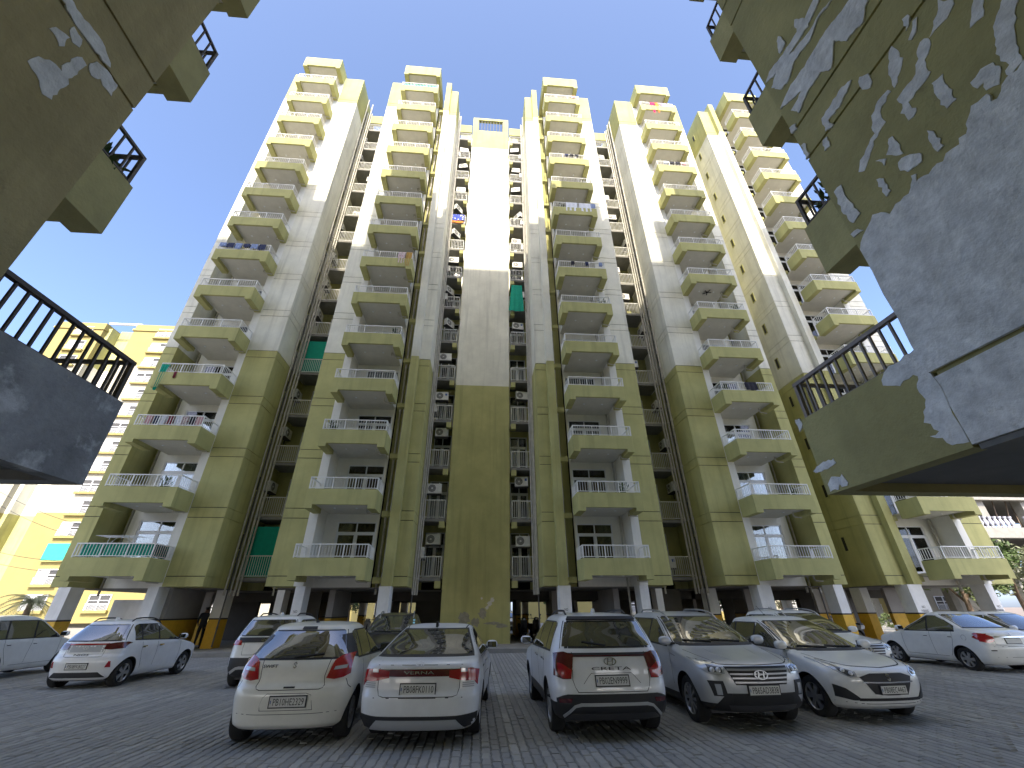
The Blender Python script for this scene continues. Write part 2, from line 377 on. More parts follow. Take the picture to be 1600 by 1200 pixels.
CUR = {m: [curtain_mesh(-0.95, 0.95, 2.5, m), curtain_mesh(-0.95, 0.1, 2.5, m), curtain_mesh(0.25, 0.95, 2.5, m)] for m in ('curtain_brown', 'curtain_grey', 'curtain_white')}
DF, DP = window_meshes(1.12, 2.45, 1.75)
DCUR = {m: [curtain_mesh(-0.52, 0.52, 2.4, m), curtain_mesh(-0.52, 0.0, 2.4, m)] for m in CUR}
def window(loc, fm, ps, cur, name='window', pn='pane'):
    w = put(name, fm, BLD, (loc[0], loc[1]-21.2, loc[2]))
    for p in ps: put(pn, p, w)
    if cur: put('curtain', cur, w)
    return w
def tower(kind, s, off=0.0, tno=1, fin0=None):
    X = lambda u: s*u+off
    rnd = random.Random(tno*11)
    if kind == 'B':
        f0 = fin0 or 3.24
        core('fin_wall', X(f0), X(3.87), 21.575, YK); panels('y-', min(X(f0), X(3.87)), max(X(f0), X(3.87)), 21.575)
        panels('x-' if s > 0 else 'x+', 21.56, YK if tno == 5 else 27, X(f0))
        vol('fin', X(3.872), X(4.33), 21.2, 22.9, Z0, ZR+0.75)
        part(MB().use('olive').box(X(4.332), X(5.1), 22.902, YK, Z0, ZR-0.5), 'shaft_wall')
        for k in range(14): part(MB().use('olive').box(X(4.332), X(4.80), 21.45, 21.75, 2.72+3*k, 2.98+3*k), 'tie_beam')
        wl, wr, pl, pr = 5.1, 7.75, 7.75, 8.17; wc = 6.175; s1 = 9.4; bc = 6.41
        wallx = (8.172, 9.4)
    else:
        core('fin_wall', X(12.08), X(13.75), 21.225, YK); a, b_ = sorted((X(12.08), X(13.75))); panels('y-', a, b_, 21.225)
        panels('x-' if s > 0 else 'x+', 21.21, 24.6, X(12.08))
        part(MB().use('olive').box(X(17.1), X(17.608), 22.9, YK, Z0, ZR-0.5), 'shaft_wall')
        wl, wr, pl, pr = 14.15, 17.1, 13.752, 14.15; wc = 15.68; bc = 15.39
        wallx = (17.61, 18.3)
    # white pier and window wall
    part(MB().use('reveal').box(X(pl), X(pr), 21.2, YW+0.3, Z0, ZR-0.4), 'pier')
    part(MB().use('reveal').box(X(wl), X(wc-0.975), YW, YW+0.15, Z0, ZR-0.5), 'balcony_wall')
    part(MB().use('reveal').box(X(wc+0.975), X(wr), YW, YW+0.15, Z0, ZR-0.5), 'balcony_wall')
    part(MB().use('reveal').box(X(wc-0.973), X(wc+0.973), YW+0.002, YW+0.148, Z0, 3.11), 'lower_beam')
    part(MB().use('unlit_room').box(X(wc-1.5), X(wc+1.5), YW+0.75, YW+0.8, Z0, ZR-0.5), 'dim_room_sheet')
    a, b_ = sorted((X(wallx[0]), X(wallx[1])))
    core('wall', a, b_, 21.225, YK); panels('y-', a, b_, 21.225)
    part(MB().use('olive').box(X(3.9 if kind == 'B' else 12.2), X(9.3 if kind == 'B' else 18.2), 23.3, YK-0.1, ZR-0.6, ZR-0.3), 'roof_slab')
    for k in range(1, 15):
        zb = 2.77+3*(k-1); fl = 3.12+3*(k-1)
        bal = put('balcony', ME_BAL, BLD, (X(bc), YB-21.2, zb))
        put('railing', ME_RAIL, bal)
        for dx in (-0.55, 0.5): put('ceiling_light', ME_LAMP, bal, (dx, 1.0, 0.19))
        part(MB().use('reveal').box(X(wc-0.975), X(wc+0.975), YW+0.001, YW+0.149, fl+2.5, fl+2.995), 'lintel')
        cm = rnd.choice(['curtain_brown', 'curtain_brown', 'curtain_grey', 'curtain_white', None, 'curtain_grey'])
        if k <= 2 and tno in (2, 3): cm = 'curtain_brown'
        if k == 1 and tno == 4: cm = 'curtain_grey'
        if k in (2, 3) and tno == 4: cm = 'curtain_white'
        if tno == 1 and k < 4: cm = 'curtain_white' if k == 2 else None
        window((X(wc), YW+0.03, fl), WF, WP, CUR[cm][0 if k <= 2 else rnd.randrange(3)] if cm else None)
    # roof canopy over the top balcony
    b = MB().use('olive'); h = BW/2; e = 0.36
    b.prism([(-h, 0), (-h+e, 0), (-h+e, 0.17), (h-e, 0.17), (h-e, 0), (h, 0), (h, 1.5), (-h, 1.5)], 0, 0.15, 'y')
    for q in (-1, 1): b.box(q*h, q*(h-0.15), 0.15, YW-YB+0.6, 0.36, 1.495); b.box(q*h, q*(h-e), 0.15, YW-YB+0.3, 0, 0.36)
    b.use('soffit').box(-h+e, h-e, 0.15, YW-YB+0.6, 0.22, 0.36)
    part_o = b.build('canopy', BLD, (X(bc), YB-21.2, 44.6))
TW = [('A', -1, 0, 1), ('B', -1, 0, 2), ('B', 1, 0, 3), ('A', 1, 0, 4), ('B', 1, 17.95, 5)]
for kd, s, off, tn in TW: tower(kd, s, off, tn, fin0=2.85 if tn == 5 else None)
# --- central blank slab with open roof screen
for a, b_, m in ((0.1, 14.75, 'olive'), (14.75, 41.2, 'white'), (41.2, 44.1, 'olive')):
    part(MB().use(m).box(-1.78, 1.78, YC, YK, a, b_), 'central_wall')
b = MB().use('olive').box(-1.78, -1.25, YC, YC+0.3, 44.1, 46.3).box(1.25, 1.78, YC, YC+0.3, 44.1, 46.3).box(-1.25, 1.25, YC, YC+0.3, 45.95, 46.3)
part(b, 'roof_screen')
for i in range(9): part(MB().use('dkgrey').box(-1.2+i*0.3-0.035, -1.2+i*0.3+0.035, YC+0.05, YC+0.2, 44.1, 45.95), 'screen_bar')
# weathered patches at the foot of the central wall
mat('peel', (0.33, 0.31, 0.24), 0.95, var=0.3, vscale=5); mat('limepatch', (0.62, 0.60, 0.52), 0.95)
def blob(cx, cz, rx, rz, n, rnd, jag=0.35):
    return [(cx+rx*math.cos(2*PI*i/n)*(1+rnd.uniform(-jag, jag)), cz+rz*math.sin(2*PI*i/n)*(1+rnd.uniform(-jag, jag))) for i in range(n)]
rw = random.Random(3)
for cx, cz, rx, rz, m in ((-0.55, 1.25, 0.28, 0.3, 'peel'), (0.0, 1.05, 0.22, 0.18, 'peel'), (0.38, 1.45, 0.2, 0.25, 'peel'), (0.9, 1.02, 0.4, 0.07, 'peel'), (1.35, 0.9, 0.3, 0.08, 'peel'), (0.72, 1.9, 0.13, 0.12, 'limepatch'), (0.6, 1.72, 0.09, 0.08, 'limepatch'), (0.85, 2.08, 0.1, 0.12, 'limepatch'), (0.3, 2.15, 0.05, 0.05, 'limepatch')):
    part(MB().use(m).prism(blob(cx, cz, rx, rz, 22, rw), YC-0.004, YC+0.01, 'y'), 'peeling_plaster')

# --- recess columns: small balconies, doors, posts, air conditioners
mat('acblue', (0.05, 0.12, 0.35), 0.5)
def ac_meshes():
    b = MB().use('acwhite').box(-0.4, 0.4, 0, 0.28, 0, 0.55)
    b.use('dkgrey').box(-0.36, -0.3, 0.28, 0.34, -0.04, 0).box(0.3, 0.36, 0.28, 0.34, -0.04, 0)
    body = b.mesh('air_conditioner')
    g = MB().use('dkgrey').lathe([(0.0, -0.006), (0.2, -0.006), (0.215, 0.0), (0.215, 0.01)], 20, 'y', (-0.14, 0, 0.28))
    g.use('acwhite')
    for r in (0.07, 0.12, 0.17): g.lathe([(r-0.006, -0.012), (r+0.006, -0.012), (r+0.006, -0.006)], 20, 'y', (-0.14, 0, 0.28))
    g.lathe([(0, -0.016), (0.045, -0.014), (0.05, -0.006)], 12, 'y', (-0.14, 0, 0.28))
    return body, g.mesh('fan_grille'), MB().use('acblue').box(0.2, 0.33, -0.004, 0.002, 0.3, 0.45).mesh('badge'), MB().use('dkgrey').box(-0.42, 0.42, -0.02, 0.34, -0.07, -0.035).box(-0.36, -0.32, 0.3, 0.34, -0.35, -0.07).box(0.32, 0.36, 0.3, 0.34, -0.35, -0.07).mesh('bracket')
AC = ac_meshes()
def air_con(loc, rz, label, badge=False):
    o = put('air_conditioner', AC[0], None, loc, rz, label=label, category='air conditioner', group='air conditioner units in the recesses')
    put('fan_grille', AC[1], o); put('bracket', AC[3], o)
    if badge: put('badge', AC[2], o)
    return o
def small_balcony(x0, x1, yf, yd, corb):   # slab mesh
    b = MB().use('concrete').box(x0, x1, yf, yd, -0.16, 0)
    if corb == 'in0': b.use('olive').box(x0-0.02, x0+0.28, yf-0.02, yf+0.35, -0.5, -0.16)
    elif corb == 'in1': b.use('olive').box(x1-0.28, x1+0.02, yf-0.02, yf+0.35, -0.5, -0.16)
    return b
REC = [('left of the central blank wall', -3.15, -1.9, 24.0, 25.3, 'in1', -2.45, 0), ('right of the central blank wall', 1.9, 3.15, 24.0, 25.3, 'in0', 2.45, 0),
       ('between the two left towers', -11.98, -9.88, 23.8, 25.3, 'in1', -10.75, 1), ('between the third and fourth towers', 9.88, 11.98, 23.8, 25.3, 'in0', 10.75, 1)]
rr = random.Random(21)
for ri, (where, x0, x1, yf, yd, corb, dx, wide) in enumerate(REC):
    part(MB().use('olive').box(x0-0.1 if x0 < 0 else x0-0.45*wide-0.12, dx-0.56, yd, yd+0.15, Z0, 44), 'recess_wall')
    part(MB().use('olive').box(dx+0.56, x1+0.1 if x1 > 0 else x1+0.45*wide+0.12, yd, yd+0.15, Z0, 44), 'recess_wall')
    part(MB().use('unlit_room').box(x0, x1, yd+0.9, yd+0.95, Z0, 44), 'dim_room_sheet')
    xa, xb = x0-0.03, x1+0.03
    part(MB().use('olive').box(xa, xb, yf-0.05, yf+0.25, 43.2, 44.4), 'fascia')
    if wide:
        px = x1-0.02 if x1 < 0 else x0-0.23
        for a, b_ in ((Z0, Z5), (Z5, Z13), (Z13, 43.2)): part(MB().use('olive' if a != Z5 else 'white').box(px, px+0.25, yf-0.06, yf+0.2, a, b_), 'post')
    sm = small_balcony(x0, x1, yf, yd, corb).mesh('small_balcony')
    rm = MB().use('wrail'); L = x1-x0
    rm.box(x0+0.02, x1-0.02, yf+0.02, yf+0.06, 1.0, 1.04); rm.box(x0+0.02, x1-0.02, yf+0.03, yf+0.05, 0.06, 0.09)
    for i in range(int(L/0.115)+1):
        xx = x0+0.03+(L-0.06)*i/int(L/0.115); rm.box(xx-0.009, xx+0.009, yf+0.03, yf+0.05, 0.09, 1.0)
    xs_ = x1-0.02 if x1 < 0 else x0+0.02
    if not wide: rm.box(xs_-0.012, xs_+0.012, yf+0.06, yf+0.75, 0.06, 1.03)
    rmesh = rm.mesh('railing')
    for k in range(1, 15):
        fl = 3.12+3*(k-1)
        sb = put('small_balcony', sm, BLD, (0, -21.2, fl)); put('railing', rmesh, sb)
        part(MB().use('olive').box(dx-0.56, dx+0.56, yd+0.001, yd+0.149, fl+2.45, fl+2.995), 'lintel')
        cm = rr.choice(['curtain_brown', 'curtain_grey', None, None, 'curtain_white'])
        window((dx, yd+0.03, fl), DF, DP, DCUR[cm][rr.randrange(2)] if cm else None, 'balcony_door', 'door_pane')
        if k < 14 or True:
            flo = ORD[k]+' floor'
            n = rr.choice([1, 1, 2]) if not (ri == 0 and k in (3, 5)) else 1
            if ri == 1 and k in (2, 3, 4): n = 1
            zz = fl+rr.uniform(1.45, 2.05)
            if rr.random() < 0.1: continue
            if ri < 2:
                xx = (x0+rr.uniform(0.42, 0.72) if ri == 0 else x0+rr.uniform(0.46, 0.8))
                air_con((xx, yf+rr.uniform(0.15, 0.5), zz), rr.choice([0, 0, 0.12, -0.15, 0.9 if ri == 0 else -0.9]), 'white AC unit in the recess %s, %s' % (where, flo), rr.random() < 0.4)
                if n == 2: air_con((x1-0.3 if ri else x0+0.28, yf+0.75, zz-rr.uniform(0.6, 0.8)), PI/2 if ri == 0 else -PI/2, 'second, lower AC unit in the recess %s, %s' % (where, flo))
            else:
                side = rr.random() < 0.5
                if side: air_con((x0+0.3 if ri == 2 else x1-0.3, yf+0.6, zz-0.3), PI/2 if ri == 2 else -PI/2, 'white AC unit on the side wall %s, %s' % (where, flo))
                else: air_con(((x1-rr.uniform(0.55, 1.2)) if ri == 2 else (x0+rr.uniform(0.55, 1.2)), yf+rr.uniform(0.2, 0.6), zz-rr.choice([0, 0, 1.3])), rr.choice([0, 0.1, -0.1]), 'white AC unit in the recess %s, %s' % (where, flo), rr.random() < 0.3)
# recess beside the fifth tower and the building's closing walls
part(MB().use('olive').box(18.3, 20.8, 25.0, 25.3, Z0, 44.4), 'recess_wall')
for x0, x1 in ((-3.24, -1.78), (1.78, 3.24), (-12.08, -9.4), (9.4, 12.08), (18.3, 20.8)):
    part(MB().use('concrete').box(x0, x1, 26.6, YK, Z0, 44.0), 'rear_mass')
for x0, x1 in ((-9.3, -3.95), (3.95, 9.3), (-18.2, -12.2), (12.2, 18.2), (21.9, 27.25)):
    part(MB().use('unlit_room').box(x0, x1, 23.35, YK-0.2, Z0, ZR-0.7), 'rear_mass')
# --- slit windows on the fin sides
slit = MB().use('olive').box(-0.03, 0.0, -0.17, 0.17, -0.02, 0.82).use('black').box(-0.034, -0.028, -0.1, 0.1, 0.04, 0.76).mesh('slit_window')
for x, q in ((-12.08, 1), (12.08, -1), (20.8, -1)):
    for k in range(14):
        put('slit_window', slit, BLD, (x+q*0.025+(0.03 if q > 0 else 0.0), 23.25-21.2, 4.35+3*k), 0 if q < 0 else PI)
# --- drain pipes with joints
def pipe(x, y, z0=2.3, z1=45.9, r=0.055, m='pipe', step=3.0):
    b = MB().use(m).tube([(x, y, z0), (x, y, z1)], r, 8)
    z = z0+0.7
    while z < z1: b.tube([(x, y, z), (x, y, z+0.12)], r*1.35, 8); z += step
    part(b, 'drain_pipe', True)
for x, y in ((-3.16, 23.2), (3.16, 23.25), (-11.99, 23.0), (-11.7, 23.7), (11.99, 23.0), (11.7, 23.7), (-9.98, 23.6), (9.98, 23.6), (18.42, 22.9), (-3.12, 23.7), (-3.02, 23.85), (3.12, 23.7), (3.03, 23.85), (-11.96, 23.45), (-11.8, 23.55), (11.96, 23.45), (11.8, 23.55), (-4.6, 22.6), (-4.85, 22.7), (4.6, 22.6), (7.55, 22.3), (17.25, 22.75), (17.45, 22.7), (18.5, 23.4), (18.75, 23.5), (19.0, 23.55), (22.5, 22.6), (25.5, 22.3), (-17.4, 22.75)):
    pipe(x, y, 2.3 if abs(x) != 7.55 else 0.2, rr.uniform(44.2, 46.2), rr.choice([0.05, 0.06, 0.045]))
for x, y in ((-3.2, 23.5), (3.2, 23.5), (-4.42, 22.4), (4.42, 22.4), (-12.0, 23.3), (12.02, 23.3), (18.38, 23.3)):
    pipe(x, y, 0.2, 44, 0.035, 'pipe_dark')
# outlet pipes under balconies (bent)
ob = MB().use('pipe').tube([(0, 0, 0), (0, 0, -0.18), (0.06, 0, -0.24), (0.5, 0.0, -0.26)], 0.035, 7).mesh('outlet_pipe', True)
for tx, flip in ((-5.4, 0), (7.6, 0), (16.4, 0), (25.5, 0), (-14.3, 0)):
    for k in range(14): put('outlet_pipe', ob, BLD, (tx, 20.9-21.2, 3.0+3*k), 0.2)

# --- stilt storey: slab, plinth, columns, shear walls
for x0, x1, y0 in ((-18.2, -12.1, 22.5), (-9.38, -3.26, 22.5), (3.26, 9.38, 22.5), (12.1, 18.2, 22.5), (20.85, 27.2, 22.5), (-12.098, -9.382, 25.5), (-3.258, -1.79, 25.5), (1.79, 3.258, 25.5), (9.382, 12.098, 25.5), (18.202, 20.848, 25.5)):
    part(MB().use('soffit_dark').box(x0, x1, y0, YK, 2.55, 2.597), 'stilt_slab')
b = MB().use('plinth').box(-19.5, 28.5, 20.95, 37.5, 0.004, 0.13)
part(b, 'plinth')
for i in range(48):
    part(MB().use('concrete').box(-19.5+i*1.0+0.006, -18.5+i*1.0-0.006, 20.80, 20.948, 0.0, 0.15+rr.uniform(-0.008, 0.008)), 'kerb_stone')
def column(x0, x1, y0=21.22, y1=21.95, text=False, band=1.30):
    c = part(MB().use('colwhite').box(x0, x1, y0, y1, 0.13, 2.597 if y0 < 22 else 2.549), 'column')
    e = 0.004
    MB().use('yellow').box(x0-e, x1+e, y0-e, y1+e, 0.131, band).build('yellow_band', c)
    MB().use('black').box(x0-e*2, x1+e*2, y0-2*e, y1+2*e, band, band+0.06).build('black_band', c)
    if text:
        for j, t in enumerate(('NO', 'PARKING')): text_obj(t, c, ((x0+x1)/2, y0-0.008, 1.60-0.17*j), 0.15, 'black', width=0.16 if t == 'NO' else 0.36)
    return c
def text_mesh(body, size=1.0, depth=0.0):
    cu = bpy.data.curves.new('text', 'FONT'); cu.body = body; cu.size = size; cu.align_x = 'CENTER'; cu.align_y = 'CENTER'; cu.resolution_u = 2; cu.extrude = depth
    o = bpy.data.objects.new('text', cu); COL.objects.link(o)
    dg = bpy.context.evaluated_depsgraph_get(); me = bpy.data.meshes.new_from_object(o.evaluated_get(dg))
    bpy.data.objects.remove(o); bpy.data.curves.remove(cu); return me
def text_obj(body, parent, loc, size, m, width=None, rot=(PI/2, 0, 0), name='lettering', depth=0.0):
    me = text_mesh(body, size, depth); me.materials.clear(); me.materials.append(MAT[m])
    o = put(name, me, parent, loc); o.rotation_euler = rot
    if width:
        xs = [v.co.x for v in me.vertices]; w = max(xs)-min(xs); o.scale = (width/w, 1, 1)
    return o
for x0, x1, t in ((-17.95, -17.45, 0), (-14.3, -13.85, 0), (-8.06, -7.64, 1), (-4.4, -3.89, 0), (3.88, 4.42, 1), (7.73, 8.16, 0), (13.6, 14.28, 1), (17.5, 17.98, 0), (21.45, 22.2, 1), (25.65, 26.05, 1)):
    column(x0, x1, text=bool(t))
for x0, x1 in ((-12.6, -12.1), (-9.75, -9.4), (9.4, 9.75), (12.2, 12.7), (20.85, 21.3)):
    column(x0, x1, 23.5, 24.2)
def swall(x0, x1, y0, y1):
    c = part(MB().use('stiltwall').box(x0, x1, y0, y1, 0.13, 2.549), 'stilt_wall')
    MB().use('yellow').box(x0-.004, x1+.004, y0-.004, y1+.004, 0.131, 1.3).build('yellow_band', c)
    MB().use('black').box(x0-.007, x1+.007, y0-.007, y1+.007, 1.3, 1.36).build('black_band', c)
for a in ((-16.6, -14.2, 26.2, 26.4), (-14.0, -13.7, 22.0, 24.6), (-7.4, -7.1, 24, 27.0), (-9.0, -8.7, 27, 31), (7.1, 7.4, 23.5, 26.5), (5.0, 5.3, 29, 33), (14.9, 16.3, 24.6, 24.8), (-5.2, -4.95, 28, 31), (-6.3, -6.05, 30, 32),
          (22.6, 24.3, 23.9, 24.1), (19.2, 21.2, 24.9, 25.1), (10.6, 11.5, 27, 27.2), (13.0, 13.2, 27, 31), (6.2, 6.4, 29, 33), (-2.9, -2.3, 31, 31.2), (2.6, 2.9, 30, 33), (4.3, 4.6, 26, 28), (17.2, 17.45, 26, 30), (8.6, 8.9, 30, 34), (-10.8, -10.5, 29, 33), (-12.0, -11.3, 33, 33.2)):
    swall(*a)
b = MB().use('colwhite').box(-17.0, -15.1, 23.3, 23.4, 0.13, 2.15); part(b, 'white_board')
for i in range(-6, 10):
    x = i*3.0+0.5
    column(x, x+0.45, 35.0, 35.6)
# ================================================================ foreground blocks either side of the camera
PUTTY_R = [[(1.358, 5.613), (1.341, 5.504), (1.388, 5.358), (1.508, 5.271), (1.485, 5.388), (1.425, 5.553)], [(1.548, 5.313), (1.599, 5.337), (1.674, 5.319), (1.743, 5.247), (1.778, 5.114), (1.886, 5.063), (1.959, 5.028), (2.014, 4.96), (1.979, 4.908), (1.895, 4.964), (1.81, 5.052), (1.683, 5.098), (1.668, 5.227), (1.601, 5.258), (1.541, 5.278)], [(1.271, 5.353), (1.205, 5.357), (1.197, 5.292), (1.299, 5.174), (1.303, 5.065), (1.404, 5.053), (1.495, 5.047), (1.5, 4.908), (1.562, 4.915), (1.573, 5.028), (1.533, 5.084), (1.541, 5.159), (1.406, 5.175), (1.343, 5.214)], [(1.037, 5.504), (0.992, 5.367), (1.031, 5.309), (1.107, 5.31), (1.187, 5.31), (1.123, 5.396), (1.057, 5.427)], [(0.929, 5.263), (0.891, 5.143), (0.964, 5.033), (1.037, 5.055), (0.974, 5.143)], [(0.849, 5.012), (0.821, 4.925), (0.913, 4.776), (0.977, 4.625), (1.006, 4.528), (1.083, 4.506), (1.077, 4.574), (1.051, 4.581), (1.045, 4.723), (0.99, 4.874), (0.935, 4.95)], [(1.34, 4.994), (1.266, 4.964), (1.293, 4.856), (1.306, 4.706), (1.378, 4.711), (1.371, 4.874)], [(1.211, 4.718), (1.142, 4.721), (1.084, 4.693), (1.08, 4.598), (1.127, 4.536), (1.181, 4.568), (1.168, 4.64), (1.204, 4.634)], [(1.59, 5.537), (1.613, 5.516), (1.641, 5.53), (1.662, 5.573), (1.668, 5.632), (1.657, 5.681), (1.632, 5.703), (1.604, 5.687), (1.584, 5.642), (1.578, 5.585)], [(1.221, 5.692), (1.183, 5.677), (1.193, 5.613), (1.237, 5.572)], [(1.271, 5.483), (1.189, 5.578), (1.151, 5.565), (1.218, 5.478), (1.261, 5.458)], [(1.724, 4.944), (1.683, 4.929), (1.703, 4.73), (1.756, 4.763), (1.791, 4.837)], [(1.881, 4.887), (1.806, 4.807), (1.846, 4.779)], [(1.767, 4.694), (1.7, 4.691), (1.617, 4.575), (1.651, 4.53), (1.745, 4.559), (1.784, 4.617)], [(1.94, 4.744), (1.913, 4.722), (1.905, 4.541), (1.947, 4.531), (1.956, 4.662)], [(1.522, 4.701), (1.495, 4.654), (1.508, 4.495), (1.552, 4.486), (1.548, 4.61)], [(2.269, 5.021), (2.193, 5.011), (2.194, 4.737), (2.174, 4.606), (2.271, 4.586), (2.29, 4.787)], [(2.327, 4.516), (2.25, 4.511), (2.22, 4.459), (2.316, 4.469)], [(1.751, 4.503), (1.728, 4.485), (1.748, 4.403), (1.788, 4.411)], [(2.315, 5.833), (2.274, 5.811), (2.278, 5.635), (2.328, 5.626)], [(2.327, 6.169), (2.256, 6.116), (2.26, 6.049), (2.329, 6.071)], [(2.123, 5.579), (2.083, 5.577), (2.094, 5.466), (2.159, 5.474)], [(1.683, 5.775), (1.756, 5.722), (1.865, 5.692), (1.991, 5.704), (1.98, 5.594), (2.057, 5.642), (2.03, 5.799), (1.903, 5.811), (1.769, 5.819)], [(1.482, 6.924), (1.594, 6.884), (1.891, 6.89), (2.137, 6.934), (2.299, 7.051), (2.21, 7.098), (1.997, 7.029), (1.718, 6.986), (1.511, 7.012)], [(1.414, 6.714), (1.596, 6.769), (1.745, 6.698), (1.957, 6.756), (2.091, 6.66), (2.211, 6.69), (2.272, 6.874), (2.134, 6.987), (1.937, 6.883), (1.736, 6.792), (1.518, 6.783)], [(1.334, 6.465), (1.26, 6.238), (1.381, 6.111), (1.534, 6.159), (1.604, 6.338), (1.75, 6.116), (1.827, 6.239), (1.972, 6.245), (2.165, 6.173), (2.223, 6.308), (2.042, 6.339), (2.234, 6.462), (2.312, 6.505), (2.097, 6.562), (1.907, 6.528), (1.68, 6.531), (1.574, 6.532), (1.434, 6.481)], [(1.735, 7.159), (1.677, 7.028), (1.683, 6.859), (1.773, 6.918), (1.782, 7.066)], [(1.955, 7.3), (1.917, 7.235), (1.933, 7.086), (2.018, 7.079), (2.015, 7.198)]]
BIG_R = [(2.303, 4.34), (2.09, 4.501), (1.997, 4.385), (1.854, 4.39), (1.69, 4.413), (1.557, 4.4), (1.444, 4.404), (1.356, 4.439), (1.279, 4.553), (1.209, 4.529), (1.175, 4.444), (1.083, 4.506), (1.003, 4.521), (0.862, 4.535), (0.644, 4.507)]
PUTTY_T = [[(2.34, 3.304), (2.323, 3.08), (2.334, 2.561), (2.449, 2.57), (2.477, 2.631), (2.541, 2.672), (2.468, 2.692), (2.525, 2.782), (2.502, 2.858), (2.44, 2.931), (2.463, 3.032), (2.412, 3.114), (2.442, 3.14), (2.523, 3.12), (2.57, 3.099), (2.674, 3.175), (2.678, 3.227), (2.57, 3.283)], [(3.67, 3.303), (3.602, 3.297), (3.593, 3.222), (3.657, 3.174)], [(3.674, 2.762), (3.523, 2.81), (3.395, 2.802), (3.392, 2.747), (3.508, 2.733), (3.656, 2.74)], [(3.564, 2.607), (3.498, 2.649), (3.405, 2.632), (3.371, 2.651), (3.352, 2.569), (3.37, 2.532), (3.424, 2.546), (3.435, 2.572), (3.476, 2.541), (3.578, 2.541)]]
PUTTY_L = [[(1.688, 4.979), (1.703, 5.09), (1.749, 5.154), (1.83, 5.182), (1.818, 5.25), (1.821, 5.372), (1.857, 5.442), (1.899, 5.44), (1.907, 5.324), (1.89, 5.19), (1.915, 5.117), (1.894, 5.028), (1.902, 4.926), (1.851, 4.896), (1.805, 4.916), (1.76, 4.965)], [(1.644, 5.346), (1.649, 5.412), (1.728, 5.464), (1.749, 5.365), (1.734, 5.328)], [(1.699, 5.512), (1.709, 5.575), (1.796, 5.572), (1.807, 5.493), (1.767, 5.462)], [(1.559, 5.639), (1.585, 5.72), (1.714, 5.717), (1.796, 5.754), (1.91, 5.748), (2.01, 5.696), (2.025, 5.651), (1.981, 5.628), (1.831, 5.624), (1.716, 5.612)], [(1.904, 5.484), (1.929, 5.567), (2.017, 5.605), (2.133, 5.61), (2.147, 5.467), (2.061, 5.458), (2.024, 5.481), (1.96, 5.408)]]

XW, YE = 3.24, 2.33
def jag(poly, rnd, n=5, amp=0.012):
    out = []
    for i in range(len(poly)):
        a, b = Vector((*poly[i], 0)), Vector((*poly[(i+1) % len(poly)], 0)); d = b-a; L = d.length
        k = max(1, min(n, int(L/0.03)))
        for j in range(k):
            q = a+d*(j/k); nn = Vector((-d.y, d.x, 0)).normalized() if L > 1e-6 else Vector((0, 0, 0))
            q = q+nn*rnd.uniform(-amp, amp)*(1 if L > 0.03 else 0.3); out.append((q.x, q.y))
    return out
def putty(poly, X, s, parent, name='putty_patch', m='putty', lift=0.005, rnd=random.Random(5), amp=0.012):
    pts = jag(poly, rnd, amp=amp); n = len(pts); b = MB().use(m)
    xo, xi = X-s*lift, X+s*0.01
    bm = bmesh.new(); vs = [bm.verts.new((xo, p[0], p[1])) for p in pts]; es = [bm.edges.new((vs[i], vs[(i+1) % n])) for i in range(n)]
    bmesh.ops.triangle_fill(bm, edges=es, use_beauty=True)
    if bm.faces:
        r = bmesh.ops.extrude_face_region(bm, geom=bm.faces[:]); 
        for v in [g for g in r['geom'] if isinstance(g, bmesh.types.BMVert)]: v.co.x = xi
    bmesh.ops.recalc_face_normals(bm, faces=bm.faces)
    me = bpy.data.meshes.new(name); bm.to_mesh(me); bm.free(); me.materials.append(MAT[m])
    return put(name, me, parent)
ME_FBAL = balcony_mesh(BW, YE+1.64-YE-0.1, 1.7, 'olive_shaded')
ME_FRAIL = railing_mesh(BW, 1.54, m='rail_shaded', sp=0.15, bt=0.011)
